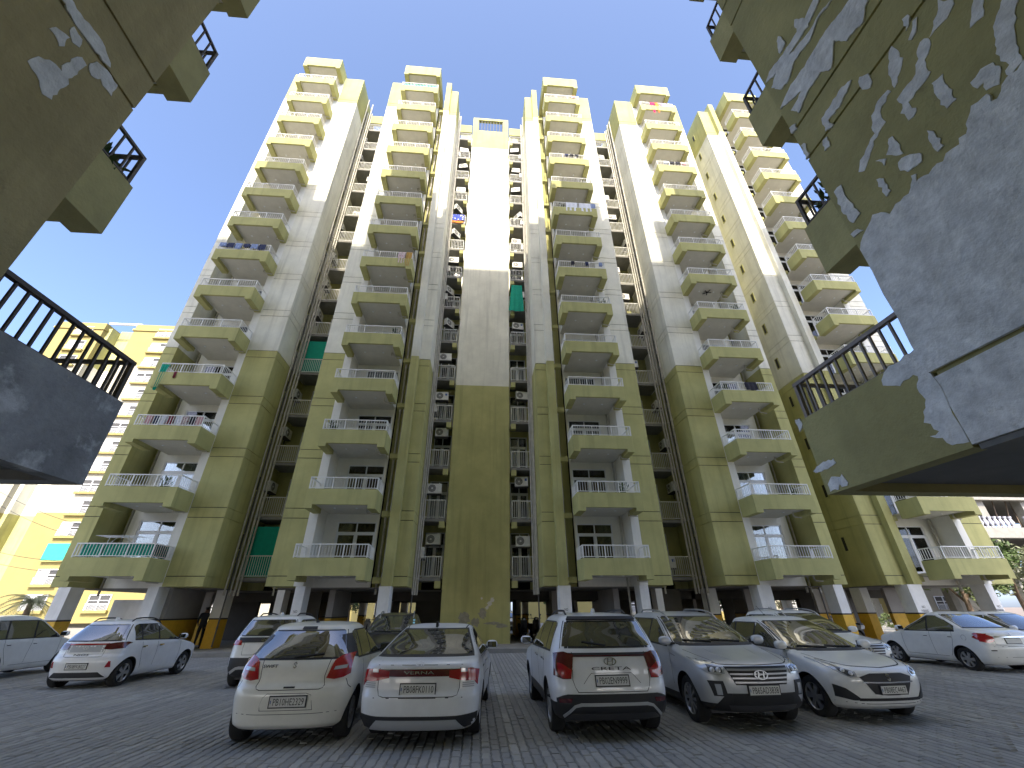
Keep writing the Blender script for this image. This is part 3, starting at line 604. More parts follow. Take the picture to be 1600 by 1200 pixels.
def fblock(s, label):
    OD = 'olive_shaded' if s > 0 else 'olive_brown'
    root = empty('apartment_block', (s*6.0, 0, 0), label=label, category='building')
    P = lambda mb, nm, **k: mb.build(nm, root, (-s*6.0, 0, 0), **k)
    def bx(nm, u0, u1, y0, y1, z0, z1, m): return P(MB().use(m).box(s*u0, s*u1, y0, y1, z0, z1), nm)
    bx('wall', XW+0.02, 9.4, -12, YE-0.02, 2.54, 45.5, OD)
    segs = [(2.54, 3.05), (3.085, 5.60), (5.635, 6.05)]
    for k in range(1, 14): segs += [(6.085+3*(k-1), 8.585+3*(k-1)), (8.62+3*(k-1), 9.05+3*(k-1))]
    for i, (z0, z1) in enumerate(segs):
        if i > 3: z0, z1 = z0, z1
        z1 = min(z1, 45.6)
        low = (s > 0 and i == 0)
        bx('wall_panel', XW, XW+0.03, -2.0, YE, z0, z1, 'putty' if low else OD)
        bx('wall_panel', XW+0.031, 3.87, YE-0.03, YE, z0, z1, OD)
    bx('fin', 3.872, 4.33, 0.5, YE+0.35, 2.76, 46.3, 'olive_shaded')
    for z0, z1, m in ((2.76, 15.02, 'olive'), (15.02, 41.57, 'white'), (41.57, 45.6, 'olive')):
        bx('wall', 8.17, 9.4, 0.5, YE+0.35, z0, z1, m)
        bx('facade_wall', 4.332, 8.168, YE-0.02, YE+0.03, z0, z1, 'reveal')
        bx('recess_wall', 9.402, 12.078, -12, -0.6, z0, z1-1.4, m)
        bx('tower_wall', 12.08, 18.3, -12, 2.68, z0, z1, m); bx('tower_wall', 21.0, 27.3, -12, 2.68, z0, z1, m)
        bx('recess_wall', 18.302, 20.998, -12, -0.6, z0, z1-1.4, m)
    # upper balconies, same build as across the court
    for k in range(2, 15):
        o = put('balcony', ME_FBAL, root, (s*6.4-s*6.0, YE+1.64, 5.74+3*(k-2)), PI)
        put('railing', ME_FRAIL, o)
    b = MB().use('olive_shaded').box(s*4.79, s*8.03, YE, YE+1.64, 44.6, 46.1); P(b, 'canopy')
    # first-floor terrace flush with the side wall
    tm = 'olive_shaded' if s > 0 else 'greyplaster'
    yo = YE+1.28
    t = P(MB().use(tm).box(s*XW, s*(XW+0.14), YE+0.001, yo, 2.52, 3.27).box(s*(XW+0.14), s*8.0, yo-0.14, yo, 2.52, 3.27), 'terrace_parapet')
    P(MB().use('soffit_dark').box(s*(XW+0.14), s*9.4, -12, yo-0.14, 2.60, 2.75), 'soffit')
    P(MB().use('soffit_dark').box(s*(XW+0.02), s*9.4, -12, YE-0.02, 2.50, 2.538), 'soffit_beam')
    rm = 'paintrail' if s > 0 else 'rail_shaded'
    def rb(nm, x0, x1, y0, y1, z0, z1): return MB().use(rm).box(x0, x1, y0, y1, z0, z1).build(nm, t)
    xa = s*(XW+0.05)
    rb('top_rail', xa-0.022, xa+0.022, YE+0.0, yo-0.03, 3.64, 3.675); rb('bottom_rail', xa-0.012, xa+0.012, YE, yo-0.03, 3.275, 3.295)
    rb('post', xa-0.018, xa+0.018, yo-0.07, yo-0.034, 3.27, 3.64)
    n = 13
    for i in range(n): y = YE+0.03+(yo-0.11-YE-0.03)*i/(n-1); rb('baluster', xa-0.009, xa+0.009, y-0.009, y+0.009, 3.295, 3.64)
    rb('top_rail', xa, xa+s*2.6, yo-0.075, yo-0.035, 3.642, 3.673); rb('bottom_rail', xa, xa+s*2.6, yo-0.065, yo-0.045, 3.275, 3.295)
    for i in range(1, 22): x = xa+s*0.11*i; rb('baluster', x-0.008, x+0.008, yo-0.063, yo-0.047, 3.295, 3.64)
    # columns of the stilt storey
    for u in ((3.9, 4.35), (7.8, 8.2)): bx('column', u[0], u[1], 1.6, 2.2, 0.0, 2.60, 'colwhite')
    if s > 0: bx('column', 6.2, 6.7, 0.2, 0.9, 0.0, 2.6, 'putty')
    # the rest of the block behind the camera
    bx('canopy', 13.8, 17.0, 2.682, 4.0, 44.6, 46.1, 'olive_shaded'); bx('canopy', 22.75, 26.0, 2.682, 4.0, 44.6, 46.1, 'olive_shaded')
    return root
FL = fblock(-1, 'shaded olive apartment block close by on the left with grey terrace')
FR = fblock(1, 'shaded olive apartment block close by on the right, patched with white putty')
for z0, z1, m in ((0, 14.9, 'olive'), (14.9, 41.5, 'white'), (41.5, 48.2, 'olive')):
    MB().use(m).box(-3.24, 3.24, -12, -0.5, z0, z1).build('central_wall', FR, (-6, 0, 0))
def offs(o, r): o.location = (-r.location.x, 0, 0); return o
for i, pl in enumerate(PUTTY_R): offs(putty(pl, XW, 1, FR, lift=0.0035+0.0004*i), FR)
for i, pl in enumerate(PUTTY_T): offs(putty(pl, XW, 1, FR, lift=0.004+0.0006*i), FR)
for i, pl in enumerate(PUTTY_L): offs(putty(pl, -XW, -1, FL, lift=0.004+0.0006*i), FL)
offs(putty([(YE-0.004, 3.09), (YE-0.004, 4.33)]+BIG_R[1:]+[(0.3, 4.5), (-0.6, 4.6), (-0.6, 3.09)], XW, 1, FR, 'plaster_patch', 'putty', 0.0175, amp=0.02), FR)
# ================================================================ cars
def paint(name, col, metal=0.0, rough=0.28):
    return mat(name, col, rough, metal=metal, coat=0.7, spec=0.5, var=0.07, vscale=4.5)
paint('paint_white', (0.82, 0.82, 0.79)); paint('paint_pearl', (0.82, 0.825, 0.83)); paint('paint_cream', (0.80, 0.785, 0.71))
paint('paint_silver', (0.60, 0.62, 0.65), 0.3, 0.3); paint('paint_black', (0.02, 0.02, 0.022)); paint('paint_beige', (0.60, 0.52, 0.32))
mat('plastic', (0.022, 0.022, 0.024), 0.55); mat('tyre', (0.02, 0.02, 0.02), 0.85, var=0.3, vscale=12); mat('alloy', (0.42, 0.43, 0.45), 0.35, metal=0.7)
mat('alloy_dark', (0.10, 0.10, 0.105), 0.4, metal=0.5); mat('chrome', (0.75, 0.76, 0.78), 0.12, metal=1.0)
mat('taillight', (0.36, 0.008, 0.014), 0.12, coat=1.0); mat('taildark', (0.09, 0.006, 0.01), 0.12, coat=1.0); mat('lampclear', (0.52, 0.54, 0.57), 0.1, coat=1.0, metal=0.3); mat('lampdark', (0.06, 0.065, 0.07), 0.1, coat=1.0)
mat('carglass', (0.022, 0.027, 0.032), 0.025, spec=1.0, coat=1.0); MAT['carglass'].node_tree.nodes['Principled BSDF'].inputs['IOR'].default_value = 1.9; mat('seam', (0.03, 0.03, 0.03), 0.8)
mat('plate', (0.66, 0.66, 0.63), 0.5); mat('plateink', (0.02, 0.02, 0.02), 0.6); mat('badge', (0.55, 0.56, 0.58), 0.2, metal=1.0); mat('badgedark', (0.12, 0.12, 0.13), 0.3, metal=0.5)
mat('skid', (0.42, 0.43, 0.44), 0.45); mat('orange', (0.6, 0.2, 0.03), 0.2, coat=1.0)

def pchip(xs, ys, x):
    n = len(xs)
    if x <= xs[0]: return ys[0]
    if x >= xs[-1]: return ys[-1]
    i = max(j for j in range(n-1) if xs[j] <= x)
    h = [xs[j+1]-xs[j] for j in range(n-1)]; d = [(ys[j+1]-ys[j])/h[j] for j in range(n-1)]
    def m(j):
        if j == 0: return d[0]
        if j == n-1: return d[-1]
        if d[j-1]*d[j] <= 0: return 0.0
        w1 = 2*h[j]+h[j-1]; w2 = h[j]+2*h[j-1]
        return (w1+w2)/(w1/d[j-1]+w2/d[j])
    t = (x-xs[i])/h[i]; t2 = t*t; t3 = t2*t
    return (2*t3-3*t2+1)*ys[i]+(t3-2*t2+t)*h[i]*m(i)+(-2*t3+3*t2)*ys[i+1]+(t3-t2)*h[i]*m(i+1)

class Car:
    def __init__(s, name, sp, loc, heading, label, paintm, scale=0.95):
        s.sp = sp; s.root = empty(name, (loc[0], loc[1], 0.0), heading, label=label, category=sp.get('cat', 'car'), scale=(scale,)*3)
        lv = sp['lv']; s.zs = [l[0] for l in lv]; s.F = [l[1] for l in lv]; s.Rr = [l[2] for l in lv]; s.Wd = [l[3] for l in lv]
        s.paint = paintm; s.H = s.zs[-1]
        s.body()
    def xf(s, z): return pchip(s.zs, s.F, z)
    def xr(s, z): return pchip(s.zs, s.Rr, z)
    def w(s, z): return pchip(s.zs, s.Wd, z)
    def body(s):
        sp = s.sp; zz = []
        for i in range(len(s.zs)-1):
            n = 5
            for k in range(n): zz.append(s.zs[i]+(s.zs[i+1]-s.zs[i])*k/n)
        zz.append(s.zs[-1])
        ax = sp['axles']; clad = sp.get('clad', 0.0); nF, nS = 13, 22
        rings = []
        for z in zz:
            xf, xr, w = s.xf(z), s.xr(z), s.w(z); L = xf-xr
            k = sp['cf'](z) if callable(sp.get('cf')) else sp.get('cf', 0.45)
            cf = min(k, 0.42*L); cr = min(sp.get('cr', 0.40), 0.42*L); nf, nr = sp.get('nf', 2.6), sp.get('nr', 2.8)
            pts = []
            for i in range(nF):
                y = w*math.sin(PI/2*i/nF); pts.append((xf-cf*(1-(1-(y/w)**nf)**(1/nf)), y))
            for i in range(nS+1):
                x = xf-cf+(xr+cr-xf+cf)*i/nS; y = w
                if z < 0.85:
                    for a in ax: y += 0.022*math.exp(-((x-a)/0.36)**2)*min(1, max(0, (0.85-z)/0.25))
                if 0.35 < z < 0.9: y -= 0.016*math.sin(PI*(z-0.35)/0.55)*math.exp(-((x-(ax[0]+ax[1])/2)/0.75)**4)
                pts.append((x, y))
            for i in range(nF-1, -1, -1):
                y = w*math.sin(PI/2*i/nF); pts.append((xr+cr*(1-(1-(y/w)**nr)**(1/nr)), y))
            full = pts+[(p[0], -p[1]) for p in pts[-2:0:-1]]
            rings.append([(p[0], p[1], z) for p in full])
        n = len(rings[0]); vs = [v for r in rings for v in r]; fs = []; mi = []
        for i in range(len(rings)-1):
            zc = (zz[i]+zz[i+1])/2
            for k in range(n):
                fs.append((i*n+k, i*n+(k+1) % n, (i+1)*n+(k+1) % n, (i+1)*n+k)); mi.append(1 if zc < clad else 0)
        c0 = len(vs); vs.append(((s.F[0]+s.Rr[0])/2, 0, zz[0])); c1 = len(vs); vs.append(((s.F[-1]+s.Rr[-1])/2, 0, zz[-1]+0.002))
        for k in range(n): fs.append((c0, (k+1) % n, k)); mi.append(1); fs.append((c1, (len(rings)-1)*n+k, (len(rings)-1)*n+(k+1) % n)); mi.append(0)
        me = bpy.data.meshes.new('body'); me.from_pydata(vs, [], fs)
        for m in (s.paint, 'plastic'): me.materials.append(MAT[m])
        me.polygons.foreach_set('material_index', mi)
        bm = bmesh.new(); bm.from_mesh(me); bmesh.ops.recalc_face_normals(bm, faces=bm.faces); bm.to_mesh(me)
        s.bvh = BVHTree.FromBMesh(bm); bm.free()
        o = put('body', me, s.root)
        # wheel arches
        r = sp['r']; cb = MB().use('plastic')
        for a in ax:
            for q in (-1, 1):
                w = s.w(0.5); cb.lathe([(0.0, q*(w-0.30)), (r+0.055, q*(w-0.30)), (r+0.055, q*(w+0.3)), (0.0, q*(w+0.3))], 40, 'y', (a, 0, r))
        cm = cb.mesh('cut'); bmc = bmesh.new(); bmc.from_mesh(cm); bmesh.ops.remove_doubles(bmc, verts=bmc.verts, dist=1e-5); bmesh.ops.recalc_face_normals(bmc, faces=bmc.faces); bmc.to_mesh(cm); bmc.free()
        co = bpy.data.objects.new('cut', cm); COL.objects.link(co)
        o2 = bpy.data.objects.new('tmp', me); COL.objects.link(o2)
        md = o2.modifiers.new('b', 'BOOLEAN'); md.operation = 'DIFFERENCE'; md.object = co; md.solver = 'EXACT'
        try: md.material_mode = 'TRANSFER'
        except Exception: pass
        dg = bpy.context.evaluated_depsgraph_get(); me2 = bpy.data.meshes.new_from_object(o2.evaluated_get(dg))
        bpy.data.objects.remove(o2); bpy.data.objects.remove(co)
        if len(me2.polygons) > 500: o.data = me2
        o.data.polygons.foreach_set('use_smooth', [True]*len(o.data.polygons))
        try: o.data.set_sharp_from_angle(angle=math.radians(40))
        except Exception: pass
        s.body_o = o
        for a in ax:
            for q in (-1, 1): s.wheel(a, q)
        # underside so the ground stays dark below
        MB().use('plastic').box(ax[1]-0.3, ax[0]+0.3, -s.w(0.4)+0.2, s.w(0.4)-0.2, 0.17, 0.30).build('underbody', s.root)
    def wheel(s, x, q):
        r = s.sp['r']; wd = 0.2; y = q*(s.w(0.5)-0.02)
        key = (r, s.sp.get('rim', 'five'))
        if key not in WHEELS:
            t = MB().use('tyre'); pr = [(r*0.63, -wd/2+0.02), (r*0.70, -wd/2), (r*0.93, -wd/2), (r*0.985, -wd/2+0.02), (r, -wd/2+0.05), (r, wd/2-0.05), (r*0.985, wd/2-0.02), (r*0.93, wd/2), (r*0.70, wd/2), (r*0.63, wd/2-0.02)]
            t.lathe(pr, 36, 'y')
            m = MB(); col = 'alloy' if key[1] != 'dark' else 'alloy'
            m.use('alloy_dark').lathe([(0.0, -0.02), (r*0.64, -0.02), (r*0.64, -0.05)], 28, 'y')
            m.use(col).lathe([(r*0.60, -wd/2+0.03), (r*0.66, -wd/2+0.005), (r*0.66, -wd/2+0.03)], 36, 'y')
            m.lathe([(0.0, -wd/2+0.005), (r*0.16, -wd/2+0.01), (r*0.19, -wd/2+0.04)], 16, 'y')
            ns = {'five': 5, 'ten': 10, 'dark': 5, 'six': 6}[key[1]]
            for k in range(ns):
                a = 2*PI*k/ns; d = Vector((math.cos(a), 0, math.sin(a))); p = Vector((-math.sin(a), 0, math.cos(a)))
                hw = r*{5: 0.13, 10: 0.055, 6: 0.12}[ns]; y0 = -wd/2+0.014
                if key[1] == 'dark': m.use('alloy' if k % 1 == 0 else 'alloy_dark')
                A, B = d*r*0.14, d*r*0.62
                vs = [A-p*hw*0.8, A+p*hw*0.8, B+p*hw*1.25, B-p*hw*1.25]; vs = [v+Vector((0, y0, 0)) for v in vs]+[v+Vector((0, y0+0.035, 0)) for v in vs]
                m.add(vs, [(0,1,2,3),(7,6,5,4),(0,4,5,1),(1,5,6,2),(2,6,7,3),(3,7,4,0)])
            WHEELS[key] = (t.mesh('tyre', True), m.mesh('rim', True))
        e = put('wheel', WHEELS[key][0], s.root, (x, y-q*wd/2, r), 0 if q < 0 else PI); put('rim', WHEELS[key][1], e)
    # ---- projected parts
    def hit(s, view, a, b):
        o, d = {'L': ((a, 4, b), (0, -1, 0)), 'R': ((a, -4, b), (0, 1, 0)), 'F': ((6, a, b), (-1, 0, 0)), 'B': ((-6, a, b), (1, 0, 0)), 'T': ((a, b, 4), (0, 0, -1))}[view]
        h, nrm, i, dist = s.bvh.ray_cast(Vector(o), Vector(d))
        return (h, nrm) if h is not None else (None, None)
    def patch(s, name, view, A, B, m, off=0.006, nu=14, nv=6, parent=None, smooth=True, sym=False, emb=0.02):
        def res(ch, n):
            L = [0.0]
            for i in range(len(ch)-1): L.append(L[-1]+math.dist(ch[i], ch[i+1]))
            out = []
            for k in range(n+1):
                t = L[-1]*k/n; i = 0
                while i < len(L)-2 and L[i+1] < t: i += 1
                f = 0 if L[i+1] == L[i] else (t-L[i])/(L[i+1]-L[i]); out.append((ch[i][0]+(ch[i+1][0]-ch[i][0])*f, ch[i][1]+(ch[i+1][1]-ch[i][1])*f))
            return out
        a, b = res(A, nu), res(B, nu); top = []; bot = []; last = None
        for i in range(nu+1):
            for j in range(nv+1):
                f = j/nv; u = a[i][0]+(b[i][0]-a[i][0])*f; v = a[i][1]+(b[i][1]-a[i][1])*f
                h, nr = s.hit(view, u, v)
                if h is None:
                    h, nr = last if last else (Vector((0, 0, 0.5)), Vector((0, 0, 1)))
                last = (h, nr)
                top.append(h+nr*off); bot.append(h-nr*emb)
        W = nv+1; fs = []
        for i in range(nu):
            for j in range(nv): fs.append((i*W+j, (i+1)*W+j, (i+1)*W+j+1, i*W+j+1))
        N = len(top); border = [i*W for i in range(nu+1)]+[nu*W+j for j in range(1, W)]+[i*W+nv for i in range(nu-1, -1, -1)]+[j for j in range(nv-1, 0, -1)]
        K = len(border); vs = top+[top[i] for i in border]+[bot[i] for i in border]
        for k in range(K): fs.append((N+k, N+(k+1) % K, N+K+(k+1) % K, N+K+k))
        me = bpy.data.meshes.new(name); me.from_pydata(vs, [], fs); me.materials.append(MAT[m])
        bm = bmesh.new(); bm.from_mesh(me)
        bmesh.ops.recalc_face_normals(bm, faces=bm.faces); bm.to_mesh(me); bm.free()
        # make sure the face looks outwards
        d = {'L': (0,1,0), 'R': (0,-1,0), 'F': (1,0,0), 'B': (-1,0,0), 'T': (0,0,1)}[view]
        nsum = sum((me.polygons[i].normal.dot(Vector(d)) for i in range(nu*nv)))
        if nsum < 0: me.flip_normals()
        if smooth:
            me.polygons.foreach_set('use_smooth', [True]*(nu*nv)+[False]*K)
        o = put(name, me, parent or s.root)
        if sym:
            if view in 'LR': s.patch(name, 'R' if view == 'L' else 'L', A, B, m, off, nu, nv, parent, smooth, False, emb)
            else: s.patch(name, view, [(-p[0], p[1]) if view != 'T' else (p[0], -p[1]) for p in A], [(-p[0], p[1]) if view != 'T' else (p[0], -p[1]) for p in B], m, off, nu, nv, parent, smooth, False, emb)
        return o
    def line(s, view, pts, wd=0.007, m='seam', name='panel_gap', sym=False, off=0.0015):
        A = []; B = []
        for i, p in enumerate(pts):
            q0, q1 = pts[max(0, i-1)], pts[min(len(pts)-1, i+1)]; d = Vector((q1[0]-q0[0], q1[1]-q0[1])); d.normalize()
            A.append((p[0]-d.y*wd/2, p[1]+d.x*wd/2)); B.append((p[0]+d.y*wd/2, p[1]-d.x*wd/2))
        return s.patch(name, view, A, B, m, off, max(8, 4*len(pts)), 1, None, False, sym, 0.004)
    def windscreen(s, view, z0, z1, f0, f1, name, m='carglass', off=0.004, border=True):
        zs = [z0+(z1-z0)*i/10 for i in range(11)]
        def hw(z, ex): 
            t = (z-z0)/(z1-z0); return s.w(z)*(f0+(f1-f0)*t)+ex
        if border: s.patch('window_trim', view, [(-hw(z, 0.03), z) for z in [z0-0.025]+zs+[z1+0.02]], [(hw(z, 0.03), z) for z in [z0-0.025]+zs+[z1+0.02]], 'plastic', 0.002, 14, 18)
        return s.patch(name, view, [(-hw(z, 0), z) for z in zs], [(hw(z, 0), z) for z in zs], m, off, 12, 18)
    def side_windows(s, xa, xb, zb, zt, splits, mf=0.16, mr=0.14, rise=0.0, gap=0.06, trim=True):
        def top(x):
            z = zb+0.02; best = zb+0.015
            while z <= zt:
                if s.xf(z)-s.sp.get('pf', 0.22)-mf >= x-0.3+0.3 and s.xr(z)+s.sp.get('pr', 0.2)+mr <= x: best = z
                z += 0.01
            return best
        def bz(x): return zb+rise*(xa-x)/(xa-xb)
        def chain(x1, x0):
            n = 12; xs = [x1+(x0-x1)*i/n for i in range(n+1)]
            return [(x, bz(x)) for x in xs], [(x, max(top(x), bz(x)+0.012)) for x in xs]
        if trim:
            A, B = chain(xa, xb); s.patch('window_trim', 'L', [(x, z-0.025) for x, z in A], [(x, z+0.022) for x, z in B], 'plastic', 0.002, 24, 5, sym=True)
        ed = [xa]+splits+[xb]
        for i in range(len(ed)-1):
            A, B = chain(ed[i]-(gap/2 if i else 0), ed[i+1]+(gap/2 if i < len(ed)-2 else 0))
            s.patch('side_window', 'L', A, B, 'carglass', 0.006, 14, 5, sym=True)
    def on(s, mesh, view, a, b, name, off=0.006, parent=None, tilt=True):
        h, nr = s.hit(view, a, b)
        if h is None: return None
        o = put(name, mesh, parent or s.root)
        z = nr if tilt else Vector({'F': (1,0,0), 'B': (-1,0,0), 'L': (0,1,0), 'R': (0,-1,0)}[view])
        up = Vector((0, 0, 1)); x = up.cross(z).normalized(); y = z.cross(x)
        M = Matrix((x, y, z)).transposed().to_4x4(); M.translation = h+z*off
        o.matrix_local = M; return o
    def plate(s, view, a, b, text, off=0.012, w=0.50, h=0.12):
        key = 'pl'+text
        fr = MB().use('plastic').box(-w/2-0.015, w/2+0.015, -h/2-0.015, h/2+0.015, -0.03, 0.0).use('plate').box(-w/2, w/2, -h/2, h/2, 0.0, 0.004).mesh('number_plate')
        o = s.on(fr, view, a, b, 'number_plate', off)
        if o is None: return
        if text:
            me = text_mesh(text, h*1.0); me.materials.clear(); me.materials.append(MAT['plateink'])
            xs = [v.co.x for v in me.vertices]; tw = max(xs)-min(xs)
            t = put('lettering', me, o, (0.012, -0.004, 0.006)); t.scale = (w*0.86/tw, 1.0, 1)
            MB().use('acblue').box(-w/2+0.008, -w/2+0.02, -0.02, 0.02, 0.004, 0.0055).build('emblem', o)
    def letters(s, view, a, b, text, h, w, m='plateink', off=0.006):
        me = text_mesh(text, h, 0.002); me.materials.clear(); me.materials.append(MAT[m])
        xs = [v.co.x for v in me.vertices]; tw = max(xs)-min(xs)
        o = s.on(me, view, a, b, 'lettering', off)
        if o: o.scale = (w/tw, 1, 1)
    def logo(s, view, a, b, kind, sz=0.1, off=0.006, m='badge'):
        B = MB().use(m)
        if kind == 'oval':
            n = 28
            for r0, r1 in ((0.82, 1.0),):
                vs = []
                for k in range(n):
                    t = 2*PI*k/n; vs += [(sz*math.cos(t)*r0, sz*0.56*math.sin(t)*r0, 0), (sz*math.cos(t)*r1, sz*0.56*math.sin(t)*r1, 0), (sz*math.cos(t)*r1, sz*0.56*math.sin(t)*r1, 0.006), (sz*math.cos(t)*r0, sz*0.56*math.sin(t)*r0, 0.006)]
                fs = []
                for k in range(n):
                    j = (k+1) % n; fs += [(4*k+2, 4*j+2, 4*j+3, 4*k+3), (4*k+1, 4*j+1, 4*j+2, 4*k+2), (4*k, 4*k+3, 4*j+3, 4*j)]
                B.add(vs, fs)
            for q in (-1, 1): B.prism([(q*0.38*sz-0.18*sz, -0.40*sz), (q*0.38*sz, -0.42*sz), (q*0.38*sz+0.2*sz, 0.40*sz), (q*0.38*sz+0.02*sz, 0.42*sz)], 0, 0.006, 'z')
            B.prism([(-0.34*sz, -0.1*sz), (0.3*sz, -0.02*sz), (0.34*sz, 0.12*sz), (-0.3*sz, 0.02*sz)], 0.0, 0.0055, 'z')
        else:
            p = [(0.0, 1.0), (0.62, 0.55), (0.40, 0.38), (0.0, 0.66), (-0.42, 0.40), (0.62, -0.38), (0.0, -0.98), (-0.62, -0.52), (-0.40, -0.36), (0.0, -0.62), (0.34, -0.36), (-0.66, 0.42)]
            B.prism([(x*sz*0.8, y*sz*0.8) for x, y in p], 0, 0.006, 'z')
        s.on(B.mesh('emblem'), view, a, b, 'emblem', off)
    def mirror(s, x, z, m=None, w=0.23):
        for q in (-1, 1):
            h, nr = s.hit('L' if q > 0 else 'R', x, z)
            if h is None: continue
            o = MB().use(m or s.paint).ell((0, 0, 0), 0.075, w/2, 0.075, 16, 9, 0.75).build('mirror', s.root, (x-0.02, h.y+q*(w/2+0.05), z+0.05), smooth=True)
            MB().use('plastic').tube([(0.03, -q*(w/2+0.06), -0.05), (0.0, -q*w*0.3, -0.045)], 0.022, 7).build('mirror_arm', o)
            MB().use('carglass').box(-0.078, -0.074, -w*0.40, w*0.40, -0.05, 0.05).build('mirror_glass', o)
    def handles(s, xs, z, m=None):
        hm = MB().use(m or s.paint).box(-0.09, 0.09, -0.011, 0.013, 0.012, 0.032).use('seam').box(-0.06, 0.06, -0.03, -0.011, 0.0, 0.004).mesh('door_handle')
        for x in xs:
            for v in 'LR': s.on(hm, v, x, z, 'door_handle', 0.0)
    def rails(s, x0, x1, y, m='plastic'):
        for q in (-1, 1):
            pts = []
            for i in range(11):
                x = x0+(x1-x0)*i/10; h, nr = s.hit('T', x, q*y)
                if h is None: continue
                pts.append((x, q*y, h.z+(0.05 if 0 < i < 10 else 0.0)))
            if len(pts) > 2: MB().use(m).tube(pts, 0.017, 7).build('roof_rail', s.root, smooth=True)
    def antenna(s, x, m, kind='fin'):
        h, nr = s.hit('T', x, 0)
        if h is None: return
        if kind == 'fin': MB().use(m).prism([(x-0.1, h.z-0.01), (x+0.1, h.z-0.01), (x-0.02, h.z+0.075), (x-0.085, h.z+0.07)], -0.018, 0.018, 'y').build('antenna', s.root)
        else: MB().use('plastic').ell((x, 0, h.z+0.01), 0.04, 0.03, 0.025).tube([(x, 0, h.z+0.02), (x-0.22, 0, h.z+0.2)], 0.005, 5).build('antenna', s.root)
    def wiper(s, view, y0, y1, z0, z1):
        pts = []
        for i in range(8):
            t = i/7; h, nr = s.hit(view, y0+(y1-y0)*t, z0+(z1-z0)*t)
            if h is not None: pts.append(h+nr*0.016)
        if len(pts) > 2: MB().use('plastic').tube(pts, 0.011, 6).build('wiper', s.root)
    def door_lines(s, xs, z0, z1, slant=0.0):
        for x in xs: s.line('L', [(x, z0), (x+0.01, (z0+z1)/2), (x+slant, z1)], sym=True)
    def interior(s): pass
WHEELS = {}
UP, DN = PI/2, -PI/2       # heading away from / towards the camera
def at_rear(x, y, sp, sc=0.95): return (x, y-sp['axles'][1]*sc)      # heading UP: rear axle at (x, y)
def at_front(x, y, sp, sc=0.95): return (x, y+sp['axles'][0]*sc)     # heading DN: front axle at (x, y)
# z, front x, rear x, half width
HATCH = dict(axles=(1.13, -1.32), r=0.305, cf=0.52, cr=0.42, pf=0.16, pr=0.10, cat='car', lv=[
 (0.20, 1.74, -1.80, 0.78), (0.26, 1.84, -1.87, 0.82), (0.42, 1.90, -1.90, 0.848), (0.58, 1.915, -1.915, 0.864), (0.68, 1.90, -1.90, 0.866), (0.76, 1.84, -1.855, 0.866),
 (0.83, 1.66, -1.845, 0.862), (0.91, 1.30, -1.83, 0.853), (0.97, 1.00, -1.81, 0.838), (1.03, 0.84, -1.78, 0.815), (1.16, 0.58, -1.69, 0.765), (1.30, 0.30, -1.57, 0.70), (1.41, 0.05, -1.47, 0.65), (1.475, -0.12, -1.40, 0.615), (1.51, -0.30, -1.20, 0.53), (1.53, -0.55, -0.95, 0.30)])
SEDAN = dict(axles=(1.40, -1.25), r=0.315, cf=0.55, cr=0.38, pf=0.16, pr=0.16, lv=[
 (0.19, 2.10, -2.10, 0.76), (0.27, 2.20, -2.22, 0.83), (0.42, 2.25, -2.26, 0.868), (0.58, 2.26, -2.265, 0.88), (0.68, 2.24, -2.23, 0.882), (0.76, 2.16, -2.225, 0.88),
 (0.84, 1.85, -2.22, 0.876), (0.92, 1.40, -2.22, 0.865), (0.98, 1.10, -2.20, 0.85), (1.02, 0.95, -2.12, 0.84), (1.055, 0.86, -1.86, 0.82), (1.10, 0.76, -1.70, 0.80), (1.22, 0.50, -1.42, 0.735), (1.34, 0.20, -1.10, 0.665), (1.42, -0.05, -0.80, 0.61), (1.455, -0.2, -0.62, 0.53), (1.475, -0.35, -0.5, 0.30)])
SUVR = dict(axles=(1.30, -1.31), r=0.335, cf=0.50, cr=0.34, nr=3.2, pf=0.16, pr=0.10, clad=0.47, rim='five', lv=[
 (0.24, 1.95, -1.95, 0.78), (0.30, 2.06, -2.04, 0.84), (0.44, 2.12, -2.12, 0.875), (0.60, 2.14, -2.13, 0.892), (0.80, 2.12, -2.10, 0.895), (0.90, 1.98, -2.09, 0.89),
 (0.98, 1.55, -2.07, 0.885), (1.05, 1.15, -2.05, 0.87), (1.12, 0.95, -2.02, 0.85), (1.28, 0.66, -1.95, 0.795), (1.42, 0.38, -1.87, 0.735), (1.52, 0.14, -1.82, 0.685), (1.58, -0.06, -1.76, 0.64), (1.615, -0.30, -1.45, 0.55), (1.635, -0.6, -1.1, 0.30)])
